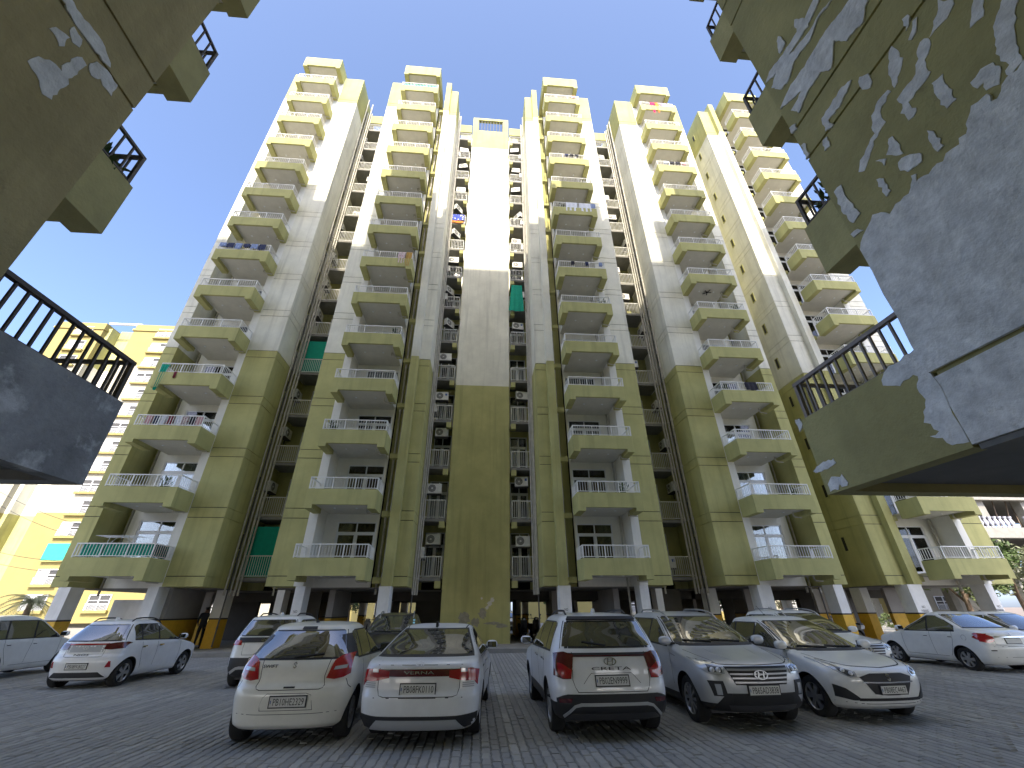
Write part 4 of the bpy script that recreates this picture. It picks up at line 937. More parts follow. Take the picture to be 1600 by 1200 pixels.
# ---- white hatchback, rear view, third row from left
def hatch_rear(c, text, badge=True):
    c.windscreen('B', 1.055, 1.40, 0.86, 0.86, 'rear_window')
    c.side_windows(0.60, -1.30, 0.985, 1.405, [-0.32, -1.05], rise=0.05)
    c.patch('quarter_trim', 'L', [(-1.28, 1.02), (-1.42, 1.04), (-1.60, 1.06)], [(-1.22, 1.37), (-1.36, 1.36), (-1.46, 1.34)], 'plastic', 0.004, 8, 6, sym=True)
    c.patch('tail_light', 'B', [(0.49, 0.80), (0.60, 0.78), (0.72, 0.80), (0.80, 0.84)], [(0.56, 1.01), (0.64, 1.07), (0.72, 1.09), (0.785, 1.10)], 'taillight', 0.018, 14, 10, sym=True)
    c.patch('tail_light_lens', 'B', [(0.57, 0.895), (0.74, 0.91)], [(0.585, 0.935), (0.745, 0.95)], 'lampclear', 0.022, 8, 3, sym=True)
    c.line('B', [(-0.50, 1.03), (-0.46, 0.80), (-0.50, 0.70), (-0.44, 0.672), (0.44, 0.672), (0.50, 0.70), (0.46, 0.80), (0.50, 1.03)], 0.009)
    c.patch('bumper_recess', 'B', [(-0.37, 0.44), (0.37, 0.44)], [(-0.33, 0.62), (0.33, 0.62)], c.paint, -0.001, 8, 4)
    c.line('B', [(-0.38, 0.43), (-0.33, 0.63), (0.33, 0.63), (0.38, 0.43), (-0.38, 0.43)], 0.006)
    c.line('B', [(-0.80, 0.40), (-0.45, 0.385), (0.45, 0.385), (0.80, 0.40)], 0.006)
    c.plate('B', -0.03, 0.535, text)
    c.patch('handle_slot', 'B', [(-0.08, 0.69), (0.08, 0.69)], [(-0.08, 0.71), (0.08, 0.71)], 'plastic', 0.004, 4, 2)
    c.logo('B', 0, 0.965, 'S', 0.055); c.letters('B', 0.36, 0.955, 'SWIFT', 0.06, 0.22)
    c.patch('high_stop_lamp', 'B', [(-0.12, 1.425), (0.12, 1.425)], [(-0.11, 1.465), (0.11, 1.465)], 'plastic', 0.006, 6, 2)
    c.door_lines([0.72, -0.35], 0.38, 0.97, -0.03); c.line('L', [(0.72, 0.36), (-0.7, 0.36)], sym=True); c.line('L', [(-1.0, 0.98), (-0.98, 0.75), (-0.93, 0.55), (-0.82, 0.36)], sym=True)
    c.line('B', [(0.84, 0.66), (0.80, 0.70), (0.76, 0.78)], sym=True)
    c.mirror(0.66, 1.0, 'plastic'); c.handles([-0.22], 0.86); c.antenna(-1.1, 'plastic', 'rod'); c.wiper('B', 0.05, -0.38, 1.06, 1.10)
c = Car('parked_car', dict(HATCH, rim='ten'), at_rear(-2.62, 7.9, HATCH), UP+0.02, 'white hatchback seen from behind, plate PB10HE2329, red wedge tail lights', 'paint_cream'); hatch_rear(c, 'PB10HE2329')
# ---- white sedan, rear view
def sedan_rear(c):
    c.windscreen('B', 1.075, 1.385, 0.90, 0.88, 'rear_window')
    c.side_windows(0.62, -1.20, 0.995, 1.385, [-0.28, -0.95], rise=0.03)
    c.patch('light_bar', 'B', [(-0.66, 0.835), (0.66, 0.835)], [(-0.66, 0.925), (0.66, 0.925)], 'taildark', 0.010, 20, 4)
    c.patch('tail_light', 'B', [(0.44, 0.82), (0.66, 0.775), (0.80, 0.775), (0.845, 0.72)], [(0.44, 0.905), (0.62, 0.925), (0.76, 0.93), (0.86, 0.90)], 'taillight', 0.014, 14, 6, sym=True)
    c.patch('tail_light_lens', 'B', [(0.61, 0.885), (0.70, 0.885)], [(0.61, 0.925), (0.70, 0.925)], 'lampclear', 0.018, 4, 2, sym=True)
    for i in range(3): c.patch('reverse_slat', 'B', [(0.64, 0.700+0.024*i), (0.80, 0.700+0.024*i)], [(0.64, 0.713+0.024*i), (0.80, 0.713+0.024*i)], 'skid', 0.012, 6, 1, sym=True)
    c.letters('B', 0, 0.882, 'VERNA', 0.05, 0.44, 'chrome', 0.016)
    c.plate('B', 0, 0.685, 'PB08FK0110'); c.logo('B', 0, 0.985, 'oval', 0.07, m='paint_pearl')
    c.line('B', [(-0.60, 1.02), (-0.60, 0.70), (-0.56, 0.595), (0.56, 0.595), (0.60, 0.70), (0.60, 1.02)], 0.009)
    c.line('B', [(-0.86, 0.585), (0.86, 0.585)], 0.010); c.line('B', [(-0.84, 0.975), (0.84, 0.975)], 0.006)
    c.patch('bumper_insert', 'B', [(-0.83, 0.26), (-0.6, 0.22), (0.6, 0.22), (0.83, 0.26)], [(-0.85, 0.40), (-0.6, 0.375), (0.6, 0.375), (0.85, 0.40)], 'plastic', 0.012, 24, 4)
    c.patch('skid_plate', 'B', [(-0.68, 0.225), (0.68, 0.225)], [(-0.56, 0.335), (0.56, 0.335)], 'skid', 0.024, 14, 3)
    c.line('T', [(-1.05, 0.50), (-0.5, 0.56), (0.05, 0.57)], 0.02, 'plastic', 'roof_seam', sym=True)
    c.door_lines([0.80, -0.25], 0.36, 0.98, -0.02); c.line('L', [(0.8, 0.34), (-0.75, 0.34)], sym=True); c.line('L', [(-1.02, 1.0), (-1.0, 0.78), (-0.95, 0.6), (-0.80, 0.36)], sym=True)
    c.line('L', [(0.9, 0.62), (-0.9, 0.70)], 0.01, 'seam', 'crease_shade', sym=True, off=0.0005)  # dark ribbon paints the shade line of the pressed body fold
    c.mirror(0.70, 1.01); c.handles([-0.10, -0.98], 0.87, 'chrome'); c.antenna(-0.75, 'plastic')
c = Car('parked_car', dict(SEDAN, rim='five'), at_rear(-0.60, 8.0, SEDAN), UP-0.075, 'white sedan seen from behind with full width light bar, plate PB08FK0110', 'paint_pearl'); sedan_rear(c)
# ---- white SUV, rear view
def suv_rear(c):
    c.windscreen('B', 1.17, 1.50, 0.86, 0.88, 'rear_window')
    c.side_windows(0.62, -1.62, 1.07, 1.50, [-0.30, -1.18], rise=0.04)
    c.patch('light_bar', 'B', [(-0.70, 1.035), (0.70, 1.035)], [(-0.70, 1.085), (0.70, 1.085)], 'plastic', 0.012, 20, 3)
    c.patch('light_strip', 'B', [(-0.62, 1.04), (0.62, 1.04)], [(-0.62, 1.052), (0.62, 1.052)], 'taildark', 0.016, 20, 1)
    c.patch('tail_light', 'B', [(0.62, 0.76), (0.74, 0.755), (0.86, 0.80)], [(0.56, 1.06), (0.70, 1.10), (0.84, 1.08)], 'taildark', 0.018, 12, 10, sym=True)
    c.patch('tail_light_lens', 'B', [(0.62, 0.765), (0.74, 0.765), (0.80, 0.83)], [(0.60, 0.87), (0.74, 0.95), (0.80, 0.96)], 'taillight', 0.024, 8, 5, sym=True)
    c.logo('B', 0, 0.975, 'oval', 0.10); c.letters('B', 0, 0.885, 'CRETA', 0.06, 0.62)
    c.plate('B', 0, 0.735, 'PB02EN9999')
    c.line('B', [(-0.58, 1.10), (-0.60, 0.75), (-0.55, 0.60), (0.55, 0.60), (0.60, 0.75), (0.58, 1.10)], 0.009)
    c.line('B', [(-0.44, 0.70), (-0.32, 0.83), (0.32, 0.83), (0.44, 0.70)], 0.006)
    c.patch('bumper_cladding', 'B', [(-0.89, 0.30), (-0.6, 0.26), (0.6, 0.26), (0.89, 0.30)], [(-0.90, 0.50), (-0.72, 0.575), (0.72, 0.575), (0.90, 0.50)], 'plastic', 0.014, 24, 6)
    arch = [(-0.74, 0.31), (-0.56, 0.455), (0.56, 0.455), (0.74, 0.31)]
    c.line('B', arch, 0.035, 'skid', 'bumper_trim', off=0.026)
    c.patch('skid_plate', 'B', [(-0.72, 0.275), (0.72, 0.275)], [(-0.62, 0.345), (0.62, 0.345)], 'alloy_dark', 0.022, 16, 2)
    c.patch('reflector', 'B', [(0.64, 0.475), (0.80, 0.475)], [(0.62, 0.53), (0.80, 0.525)], 'taildark', 0.024, 6, 2, sym=True)
    c.patch('spoiler', 'B', [(-0.58, 1.525), (0.58, 1.525)], [(-0.55, 1.565), (0.55, 1.565)], 'plastic', 0.03, 14, 2)
    c.wiper('B', 0.03, 0.40, 1.18, 1.23)
    c.door_lines([0.72, -0.28], 0.48, 1.06, -0.02); c.line('L', [(-1.05, 1.05), (-1.02, 0.8), (-0.95, 0.66), (-0.82, 0.48)], sym=True)
    c.mirror(0.74, 1.08); c.handles([-0.15, -1.0], 0.95, 'chrome'); c.rails(0.15, -1.45, 0.53); c.antenna(-1.25, 'paint_white')
c = Car('parked_car', SUVR, at_rear(2.0, 7.88, SUVR), UP, 'white SUV seen from behind with black lower bumper, plate PB02EN9999', 'paint_pearl'); suv_rear(c)
# ---- front views
def suv_front(c, text=None, slats=True, logo=True):
    c.windscreen('F', 1.115, 1.53, 0.88, 0.90, 'windscreen')
    c.side_windows(0.66, -1.62, 1.07, 1.50, [-0.30, -1.18], rise=0.05)
    c.patch('grille', 'F', [(-0.42, 0.61), (0.42, 0.61)], [(-0.53, 0.845), (0.53, 0.845)], 'plastic', 0.012, 18, 5)
    for i in range(4):
        z = 0.645+i*0.054; hw = 0.43+0.026*i
        c.line('F', [(-hw, z), (0, z-0.004), (hw, z)], 0.022, 'alloy' if slats else 'alloy_dark', 'grille_slat', off=0.024)
    if logo: c.logo('F', 0, 0.74, 'oval', 0.115, 0.036)
    c.patch('headlight', 'F', [(0.55, 0.755), (0.66, 0.73), (0.78, 0.755), (0.86, 0.83)], [(0.55, 0.84), (0.66, 0.865), (0.78, 0.905), (0.868, 0.94)], 'lampclear', 0.014, 14, 6, sym=True)
    c.patch('headlight_core', 'F', [(0.58, 0.768), (0.76, 0.775)], [(0.58, 0.83), (0.76, 0.865)], 'lampdark', 0.018, 8, 4, sym=True)
    lens = MB().use('lampclear').lathe([(0, 0.012), (0.03, 0.008), (0.04, 0)], 14, 'z').mesh('headlight_lens', True)
    for q in (-1, 1):
        for y in (0.63, 0.71): c.on(lens, 'F', q*y, 0.80, 'headlight_lens', 0.02)
    c.patch('fog_recess', 'F', [(0.56, 0.46), (0.74, 0.46)], [(0.60, 0.66), (0.80, 0.66)], 'plastic', 0.01, 8, 5, sym=True)
    c.patch('fog_lamp', 'F', [(0.63, 0.48), (0.70, 0.48)], [(0.64, 0.62), (0.72, 0.62)], 'lampclear', 0.018, 4, 5, sym=True)
    c.patch('bumper_cladding', 'F', [(-0.78, 0.27), (0.78, 0.27)], [(-0.58, 0.50), (0.58, 0.50)], 'plastic', 0.010, 20, 6)
    c.patch('air_intake', 'F', [(-0.50, 0.36), (0.50, 0.36)], [(-0.50, 0.49), (0.50, 0.49)], 'black', 0.014, 12, 3)
    c.patch('skid_plate', 'F', [(-0.52, 0.285), (0.52, 0.285)], [(-0.56, 0.345), (0.56, 0.345)], 'alloy_dark', 0.02, 12, 2)
    if text: c.plate('F', 0.0, 0.545, text, 0.03)
    c.line('F', [(-0.80, 0.93), (-0.55, 0.875), (0, 0.865), (0.55, 0.875), (0.80, 0.93)], 0.009)
    c.line('T', [(1.95, 0.60), (1.5, 0.70), (1.10, 0.76)], 0.008, sym=True)
    c.line('T', [(1.9, 0.30), (1.5, 0.36), (1.15, 0.40)], 0.014, c.paint, 'bonnet_crease', sym=True, off=0.004)
    c.door_lines([0.78, -0.28], 0.48, 1.06, -0.02); c.line('L', [(0.80, 0.95), (1.0, 0.92)], sym=True)
    c.patch('wiper_cowl', 'F', [(-0.72, 1.075), (0.72, 1.075)], [(-0.74, 1.11), (0.74, 1.11)], 'plastic', 0.008, 14, 2)
    c.wiper('F', 0.5, -0.1, 1.13, 1.15); c.wiper('F', -0.1, -0.6, 1.13, 1.15)
    c.mirror(0.78, 1.10); c.handles([-0.15, -1.0], 0.95, 'chrome'); c.rails(0.15, -1.45, 0.53, 'alloy')
c = Car('parked_car', dict(SUVR, rim='ten', clad=0.36), at_front(4.38, 8.15, SUVR), DN, 'silver SUV facing the camera with slatted grille, plate PB65AD3838', 'paint_silver'); suv_front(c, 'PB65AD3838')
def hatch_front(c, text):
    c.windscreen('F', 1.00, 1.43, 0.88, 0.90, 'windscreen')
    c.side_windows(0.66, -1.30, 0.985, 1.405, [-0.32, -1.05], rise=0.05)
    c.patch('grille', 'F', [(-0.30, 0.425), (-0.1, 0.405), (0.1, 0.405), (0.30, 0.425)], [(-0.47, 0.655), (-0.30, 0.70), (0.30, 0.70), (0.47, 0.655)], 'plastic', 0.012, 20, 7)
    c.line('F', [(-0.45, 0.585), (0, 0.578), (0.45, 0.585)], 0.018, 'chrome', 'grille_trim', off=0.022)
    c.logo('F', 0, 0.648, 'S', 0.075, 0.02); c.plate('F', 0.02, 0.485, text, 0.03, 0.46, 0.11)
    c.patch('headlight', 'F', [(0.50, 0.66), (0.60, 0.645), (0.70, 0.70), (0.79, 0.80)], [(0.50, 0.72), (0.62, 0.77), (0.72, 0.835), (0.815, 0.885)], 'lampclear', 0.013, 14, 6, sym=True)
    c.patch('headlight_core', 'F', [(0.53, 0.672), (0.62, 0.665), (0.70, 0.725)], [(0.53, 0.712), (0.63, 0.755), (0.71, 0.81)], 'lampdark', 0.017, 8, 4, sym=True)
    lens = MB().use('lampclear').lathe([(0, 0.012), (0.025, 0.008), (0.034, 0)], 14, 'z').mesh('headlight_lens', True)
    for q in (-1, 1):
        for y, z in ((0.57, 0.70), (0.65, 0.735)): c.on(lens, 'F', q*y, z, 'headlight_lens', 0.02)
    c.patch('side_vent', 'F', [(0.50, 0.34), (0.62, 0.335), (0.80, 0.375)], [(0.60, 0.42), (0.70, 0.50), (0.815, 0.545)], 'plastic', 0.012, 12, 5, sym=True)
    c.patch('air_intake', 'F', [(-0.55, 0.33), (0.55, 0.33)], [(-0.55, 0.365), (0.55, 0.365)], 'plastic', 0.012, 16, 2)
    c.line('F', [(-0.74, 0.875), (-0.5, 0.80), (0, 0.775), (0.5, 0.80), (0.74, 0.875)], 0.009)
    c.line('F', [(-0.80, 0.31), (-0.4, 0.285), (0.4, 0.285), (0.80, 0.31)], 0.007)
    c.line('T', [(1.60, 0.62), (1.3, 0.70), (0.98, 0.745)], 0.008, sym=True)
    c.door_lines([0.74, -0.35], 0.38, 0.97, -0.03); c.line('L', [(0.72, 0.36), (-0.7, 0.36)], sym=True)
    c.patch('wiper_cowl', 'F', [(-0.70, 0.965), (0.70, 0.965)], [(-0.72, 0.995), (0.72, 0.995)], 'plastic', 0.006, 14, 2)
    c.wiper('F', 0.45, -0.1, 1.01, 1.03); c.wiper('F', -0.1, -0.6, 1.01, 1.03)
    c.mirror(0.70, 1.0); c.handles([-0.22], 0.86); c.antenna(-0.9, 'plastic', 'rod')
c = Car('parked_car', dict(HATCH, rim='six'), at_front(6.55, 8.28, HATCH), DN+0.03, 'white hatchback facing the camera, plate PB08EC4467, beside the silver SUV', 'paint_white'); hatch_front(c, 'PB08EC4467')
# ---- second row, left
NIOS = dict(HATCH, rim='dark', lv=[(z, a*0.985, b*0.985, w*0.97) for z, a, b, w in HATCH['lv']])
def nios_rear(c, text):
    c.windscreen('B', 1.055, 1.39, 0.90, 0.88, 'rear_window')
    c.side_windows(0.60, -1.28, 0.985, 1.405, [-0.32, -1.02], rise=0.07)
    c.patch('light_bar', 'B', [(-0.62, 0.955), (0.62, 0.955)], [(-0.62, 0.985), (0.62, 0.985)], 'taillight', 0.012, 18, 2)
    c.patch('tail_light', 'B', [(0.44, 0.86), (0.60, 0.85), (0.80, 0.87)], [(0.44, 0.97), (0.62, 1.0), (0.81, 1.01)], 'taildark', 0.016, 12, 5, sym=True)
    c.logo('B', 0, 0.895, 'oval', 0.07, m='paint_white'); c.letters('B', 0.03, 0.74, 'NIOS', 0.06, 0.36)
    c.patch('tailgate_panel', 'B', [(-0.44, 0.80), (0.44, 0.80)], [(-0.44, 0.955), (0.44, 0.955)], 'skid', 0.001, 12, 3)
    c.line('B', [(-0.47, 1.0), (-0.47, 0.70), (0.47, 0.70), (0.47, 1.0)], 0.009); c.plate('B', 0.0, 0.50, text)
    c.patch('reflector', 'B', [(0.62, 0.47), (0.72, 0.47)], [(0.66, 0.60), (0.70, 0.60)], 'taillight', 0.012, 5, 3, sym=True)
    c.patch('bumper_insert', 'B', [(-0.66, 0.26), (0.66, 0.26)], [(-0.52, 0.37), (0.52, 0.37)], 'plastic', 0.012, 16, 4)
    c.door_lines([0.72, -0.32], 0.38, 0.97, -0.03); c.line('L', [(-0.98, 0.98), (-0.95, 0.72), (-0.88, 0.55), (-0.80, 0.36)], sym=True)
    c.mirror(0.66, 1.0); c.handles([-0.2, -0.9], 0.87, 'chrome'); c.rails(0.0, -1.25, 0.5); c.antenna(-1.1, 'paint_white')
c = Car('parked_car', NIOS, at_rear(-9.55, 13.3, NIOS), UP-0.01, 'white hatchback with red light strip across its tailgate, left row', 'paint_pearl'); nios_rear(c, 'PB08FK8027')
EXT = dict(SUVR, axles=(1.10, -1.30), lv=[(z*0.985, a*0.90, b*0.90, w*0.955) for z, a, b, w in SUVR['lv']], clad=0.46, rim='dark')
def ext_rear(c):
    c.windscreen('B', 1.15, 1.48, 0.88, 0.88, 'rear_window')
    c.side_windows(0.52, -1.45, 1.06, 1.48, [-0.32, -1.05], rise=0.04)
    c.patch('tailgate_panel', 'B', [(-0.66, 0.99), (0.66, 0.99)], [(-0.68, 1.10), (0.68, 1.10)], 'plastic', 0.010, 16, 3)
    c.patch('tail_light', 'B', [(0.56, 0.93), (0.82, 0.93)], [(0.58, 1.03), (0.82, 1.05)], 'taillight', 0.016, 8, 4, sym=True)
    c.logo('B', 0, 1.045, 'oval', 0.085, 0.014)
    c.patch('bumper_cladding', 'B', [(-0.83, 0.30), (0.83, 0.30)], [(-0.84, 0.66), (0.84, 0.66)], 'plastic', 0.012, 20, 5)
    c.line('B', [(-0.70, 0.34), (-0.52, 0.45), (0.52, 0.45), (0.70, 0.34)], 0.06, 'skid', 'bumper_trim', off=0.022)
    c.plate('B', 0, 0.60, '', 0.02); c.line('B', [(-0.5, 1.0), (-0.5, 0.72), (0.5, 0.72), (0.5, 1.0)], 0.008)
    c.door_lines([0.62, -0.3], 0.48, 1.04); c.mirror(0.62, 1.06); c.handles([-0.2], 0.93); c.rails(0.05, -1.3, 0.5); c.antenna(-1.1, 'paint_white')
c = Car('parked_car', EXT, at_rear(-5.2, 13.0, EXT), UP, 'small white SUV seen from behind with black tailgate band, partly hidden', 'paint_white'); ext_rear(c)
BOX = dict(HATCH, axles=(1.05, -1.30), r=0.29, cf=0.4, cr=0.25, nr=3.4, rim='ten', pr=0.04, lv=[(0.2, 1.62, -1.70, 0.70), (0.28, 1.72, -1.77, 0.75), (0.5, 1.79, -1.80, 0.785), (0.7, 1.78, -1.80, 0.79), (0.84, 1.66, -1.80, 0.79), (0.94, 1.25, -1.79, 0.785), (1.02, 1.0, -1.78, 0.77), (1.1, 0.86, -1.77, 0.75), (1.35, 0.45, -1.73, 0.69), (1.52, 0.15, -1.69, 0.645), (1.6, -0.1, -1.62, 0.60), (1.64, -0.4, -1.3, 0.5), (1.655, -0.6, -1.0, 0.3)])
def box_rear(c):
    c.windscreen('B', 1.10, 1.50, 0.84, 0.84, 'rear_window'); c.side_windows(0.66, -1.50, 1.02, 1.50, [-0.25, -1.15], rise=0.02)
    c.patch('tail_light', 'B', [(0.62, 0.78), (0.76, 0.78)], [(0.62, 1.25), (0.70, 1.25)], 'taillight', 0.014, 5, 8, sym=True)
    c.plate('B', 0, 0.72, ''); c.door_lines([0.75, -0.27], 0.36, 1.0); c.line('L', [(-1.15, 1.02), (-1.1, 0.75), (-0.85, 0.36)], sym=True); c.mirror(0.72, 1.05); c.handles([-0.14, -0.98], 0.88)
    c.line('L', [(0.75, 0.34), (-0.7, 0.34)], sym=True)
c = Car('parked_car', BOX, at_rear(-13.95, 14.6, BOX), UP, 'white boxy hatchback cut off by the left edge of the picture', 'paint_white'); box_rear(c)
c = Car('parked_car', dict(SUVR, clad=0.3, rim='dark'), at_front(-2.42, 13.7, SUVR), DN+0.12, 'black SUV facing the camera, half hidden between the two rows', 'paint_black'); suv_front(c, None, False, False)
mat('sticker', (0.35, 0.72, 0.78), 0.5); mat('sticker2', (0.75, 0.72, 0.58), 0.5)
for i in range(3): c.patch('sticker', 'F', [(0.52, 1.40-0.07*i), (0.585, 1.40-0.07*i)], [(0.52, 1.445-0.07*i), (0.585, 1.445-0.07*i)], 'sticker', 0.006, 3, 2)
c.patch('sticker', 'F', [(0.54, 1.16), (0.64, 1.16)], [(0.54, 1.24), (0.62, 1.24)], 'sticker2', 0.006, 3, 2)
# ---- behind and right
c = Car('parked_car', dict(SUVR, clad=0.3), (9.3, 12.9), DN, 'white car with roof rails behind the front facing hatchback', 'paint_white'); suv_front(c, None)
DZ = dict(SEDAN, axles=(1.22, -1.17), r=0.30, rim='six', lv=[(0.2, 1.80, -1.82, 0.74), (0.28, 1.91, -1.91, 0.80), (0.44, 1.97, -1.97, 0.835), (0.6, 1.98, -1.985, 0.847), (0.72, 1.96, -1.97, 0.848), (0.8, 1.86, -1.965, 0.847), (0.88, 1.55, -1.96, 0.843), (0.95, 1.2, -1.95, 0.835), (1.01, 0.98, -1.92, 0.82), (1.06, 0.85, -1.80, 0.805), (1.10, 0.78, -1.52, 0.79), (1.16, 0.66, -1.40, 0.765), (1.3, 0.36, -1.15, 0.70), (1.43, 0.08, -0.88, 0.645), (1.5, -0.1, -0.7, 0.60), (1.53, -0.3, -0.55, 0.50), (1.55, -0.4, -0.45, 0.30)])
def dz_rear(c):
    c.windscreen('B', 1.13, 1.46, 0.88, 0.88, 'rear_window'); c.side_windows(0.60, -1.12, 1.0, 1.43, [-0.25], rise=0.03)
    c.patch('tail_light', 'B', [(0.54, 0.80), (0.68, 0.74), (0.82, 0.78)], [(0.54, 0.90), (0.68, 0.97), (0.83, 1.00)], 'taillight', 0.016, 12, 6, sym=True)
    c.patch('tail_light', 'L', [(-1.60, 0.88), (-1.72, 0.82), (-1.86, 0.78)], [(-1.62, 0.90), (-1.72, 0.96), (-1.86, 0.98)], 'taillight', 0.012, 8, 4, sym=True)
    c.patch('chrome_strip', 'B', [(-0.5, 0.885), (0.5, 0.885)], [(-0.5, 0.915), (0.5, 0.915)], 'chrome', 0.012, 14, 2)
    c.plate('B', 0, 0.80, '', w=0.46); c.logo('B', 0, 0.955, 'S', 0.05)
    c.line('B', [(-0.56, 1.03), (-0.54, 0.70), (0.54, 0.70), (0.56, 1.03)], 0.008); c.line('B', [(-0.82, 0.66), (0.82, 0.66)], 0.008); c.line('B', [(-0.83, 0.40), (0.83, 0.40)], 0.007)
    c.patch('reflector', 'B', [(0.60, 0.55), (0.72, 0.55)], [(0.60, 0.575), (0.72, 0.575)], 'plastic', 0.01, 4, 1, sym=True)
    c.door_lines([0.74, -0.27], 0.36, 0.99, -0.02); c.line('L', [(0.74, 0.34), (-0.65, 0.34)], sym=True); c.line('L', [(-1.02, 1.02), (-0.98, 0.78), (-0.90, 0.58), (-0.75, 0.36)], sym=True)
    c.mirror(0.68, 1.02); c.handles([-0.12, -0.92], 0.88)
    ring = MB().use('seam').lathe([(0.068, 0.001), (0.074, 0.001)], 18, 'z').mesh('fuel_flap'); c.on(ring, 'L', -1.35, 0.86, 'fuel_flap', 0.001)
c = Car('parked_car', DZ, at_rear(14.88, 13.05, DZ), UP+0.0, 'white sedan on the right with red wedge tail light and silver wheels', 'paint_white'); dz_rear(c)
c = Car('parked_car', dict(HATCH, rim='six'), (18.0, 14.6), DN, 'pale hatchback beyond the white sedan at the right edge', 'paint_pearl'); hatch_front(c, '')
c = Car('parked_car', BOX, (27.5, 18.5), DN, 'cream boxy car far off at the right edge near the trees', 'paint_beige'); suvw = c.windscreen('F', 1.10, 1.48, 0.86, 0.86, 'windscreen'); c.side_windows(0.66, -1.50, 1.02, 1.50, [-0.25], rise=0.02)
# ================================================================ far buildings
FB = empty('far_apartment_building', (-60, 64, 0), label='sunlit yellow and cream apartment block far behind on the left', category='building')
def fpart(mb, nm, par=None): return mb.build(nm, par or FB, (60, -64, 0) if par is None else (0, 0, 0))
for x0, x1, y0 in ((-74.5, -66.6, 64.0), (-61.6, -40.0, 64.0), (-66.0, -64.0, 66.5)):
    for a, b_, m in ((0.5, 14.0, 'faryellow'), (14.0, 38.2, 'farwall'), (38.2, 46.6, 'faryellow')):
        fpart(MB().use(m if y0 < 65 else ('olive' if m == 'faryellow' else 'white')).box(x0, x1, y0, 80, a, b_), 'wall')
for a, b_, m in ((0.5, 14.0, 'olive'), (14.0, 38.2, 'white'), (38.2, 46.0, 'olive')): fpart(MB().use(m).box(-66.6, -66.0, 64.8, 80, a, b_), 'side_wall')
fpart(MB().use('olive').box(-64, -61.6, 68.0, 80, 0.5, 42.5), 'recess_wall')
fpart(MB().use('faryellow').box(-74.7, -66.4, 63.8, 80, 45.2, 45.6), 'cornice'); fpart(MB().use('faryellow').box(-61.8, -39.8, 63.8, 80, 45.2, 45.6), 'cornice')
fpart(MB().use('frame').box(-66.5, -61.0, 64.2, 64.5, 46.6, 46.9).box(-66.5, -61.0, 67.2, 67.5, 46.6, 46.9), 'roof_pergola')
b = MB().use('dkgrey').box(-1.35, 1.35, -0.02, 0.02, 0.1, 1.75).use('frame')
for x in (-1.35, -0.05, 1.27): b.box(x, x+0.1, -0.12, -0.02, 0.05, 1.8)
b.box(-1.35, 1.37, -0.12, -0.02, 1.75, 1.85).box(-1.35, 1.37, -0.12, -0.02, 1.1, 1.17)
for i in range(18): b.box(-1.3+i*0.152, -1.27+i*0.152, -0.32, -0.29, 0.0, 0.75)
b.box(-1.35, 1.35, -0.33, -0.28, 0.75, 0.8)
fwin = b.mesh('window'); fsill = MB().use('faryellow').box(-1.6, 1.6, -0.4, -0.02, -0.3, 0.0).mesh('sill')
fcur = MB().use('curtain_white').box(-1.2, 0.1, -0.05, -0.03, 0.2, 1.7).mesh('curtain')
frec = MB().use('dkgrey').box(-0.8, 0.8, -0.02, 0.02, 0.2, 2.2).use('concrete').box(-1.2, 1.2, -0.9, 0, -0.25, 0.0).use('acwhite').box(-0.9, -0.2, -0.8, -0.5, 0.9, 1.4).mesh('recess_window')
mat('netgreen', (0.03, 0.42, 0.30), 0.8, var=0.2, vscale=4); mat('cloth_red', (0.45, 0.03, 0.08), 0.85)
fnet = MB().use('netgreen').box(-1.5, 1.5, -0.42, -0.38, -0.1, 2.0).mesh('green_screen')
for k in range(15):
    z = 1.9+3.0*k
    for X in (-69.6, -56.2, -48.5):
        if k == 14 and X == -48.5: continue
        w = put('window', fwin, FB, (X+60, -0.0, z)); put('sill', fsill, w)
        if (k*7+int(X)) % 3: put('curtain', fcur, w)
        if X == -56.2 and k == 2: put('green_screen', fnet, w)
    put('recess_window', frec, FB, (-62.8+60, 4.0, z))
RB = empty('far_rear_building', (0, 66, 0), label='pale far building seen through the open stilt storey', category='building')
for x in range(-4, 7):
    m = MB().use('faryellow' if x % 2 else 'farwall').box(x*12-6, x*12+5.0, 0, 10, 0, 24); m.build('wall', RB)
    for k in range(6): put('window', fwin, RB, (x*12-0.5, -0.03, 1.2+3*k))
# unfinished concrete frame on the right
UB = empty('unfinished_building', (62, 45, 0), label='unfinished bare concrete frame building with scaffolding on the far right', category='building')
for z in (4.6, 8.6, 12.6, 16.6):
    MB().use('concrete').box(-14, 24, -3, 14, z, z+0.45).build('floor_slab', UB); MB().use('concrete').box(-14, 24, -3, -2.4, z-0.6, z-0.003).build('edge_beam', UB)
for x in (-12, -6.5, -1, 4.5, 10, 16):
    for y in (-2.4, 10): MB().use('concrete').box(x, x+0.9, y+0.01, y+0.9, 0, 16.6).build('column', UB)
mat('scaf', (0.16, 0.12, 0.09), 0.8); mat('baluwhite', (0.38, 0.39, 0.46), 0.7)
for i in range(16): MB().use('scaf').tube([(-13+i*1.3, -1.5, 9.05), (-12.2+i*1.3+(i % 3)*0.4, -1.2, 12.6)], 0.06, 6).build('prop', UB)
bal = MB().use('baluwhite').lathe([(0.0, 0), (0.22, 0), (0.22, 0.1), (0.1, 0.2), (0.24, 0.55), (0.12, 0.95), (0.2, 1.1), (0.2, 1.2)], 10).mesh('baluster', True)
for i in range(34):
    if i % 9 < 7: put('baluster', bal, UB, (-13+i*0.62, -2.6, 9.06))
MB().use('concrete').box(-9, 6, 8, 8.3, 5.05, 7.6).build('rear_wall', UB)
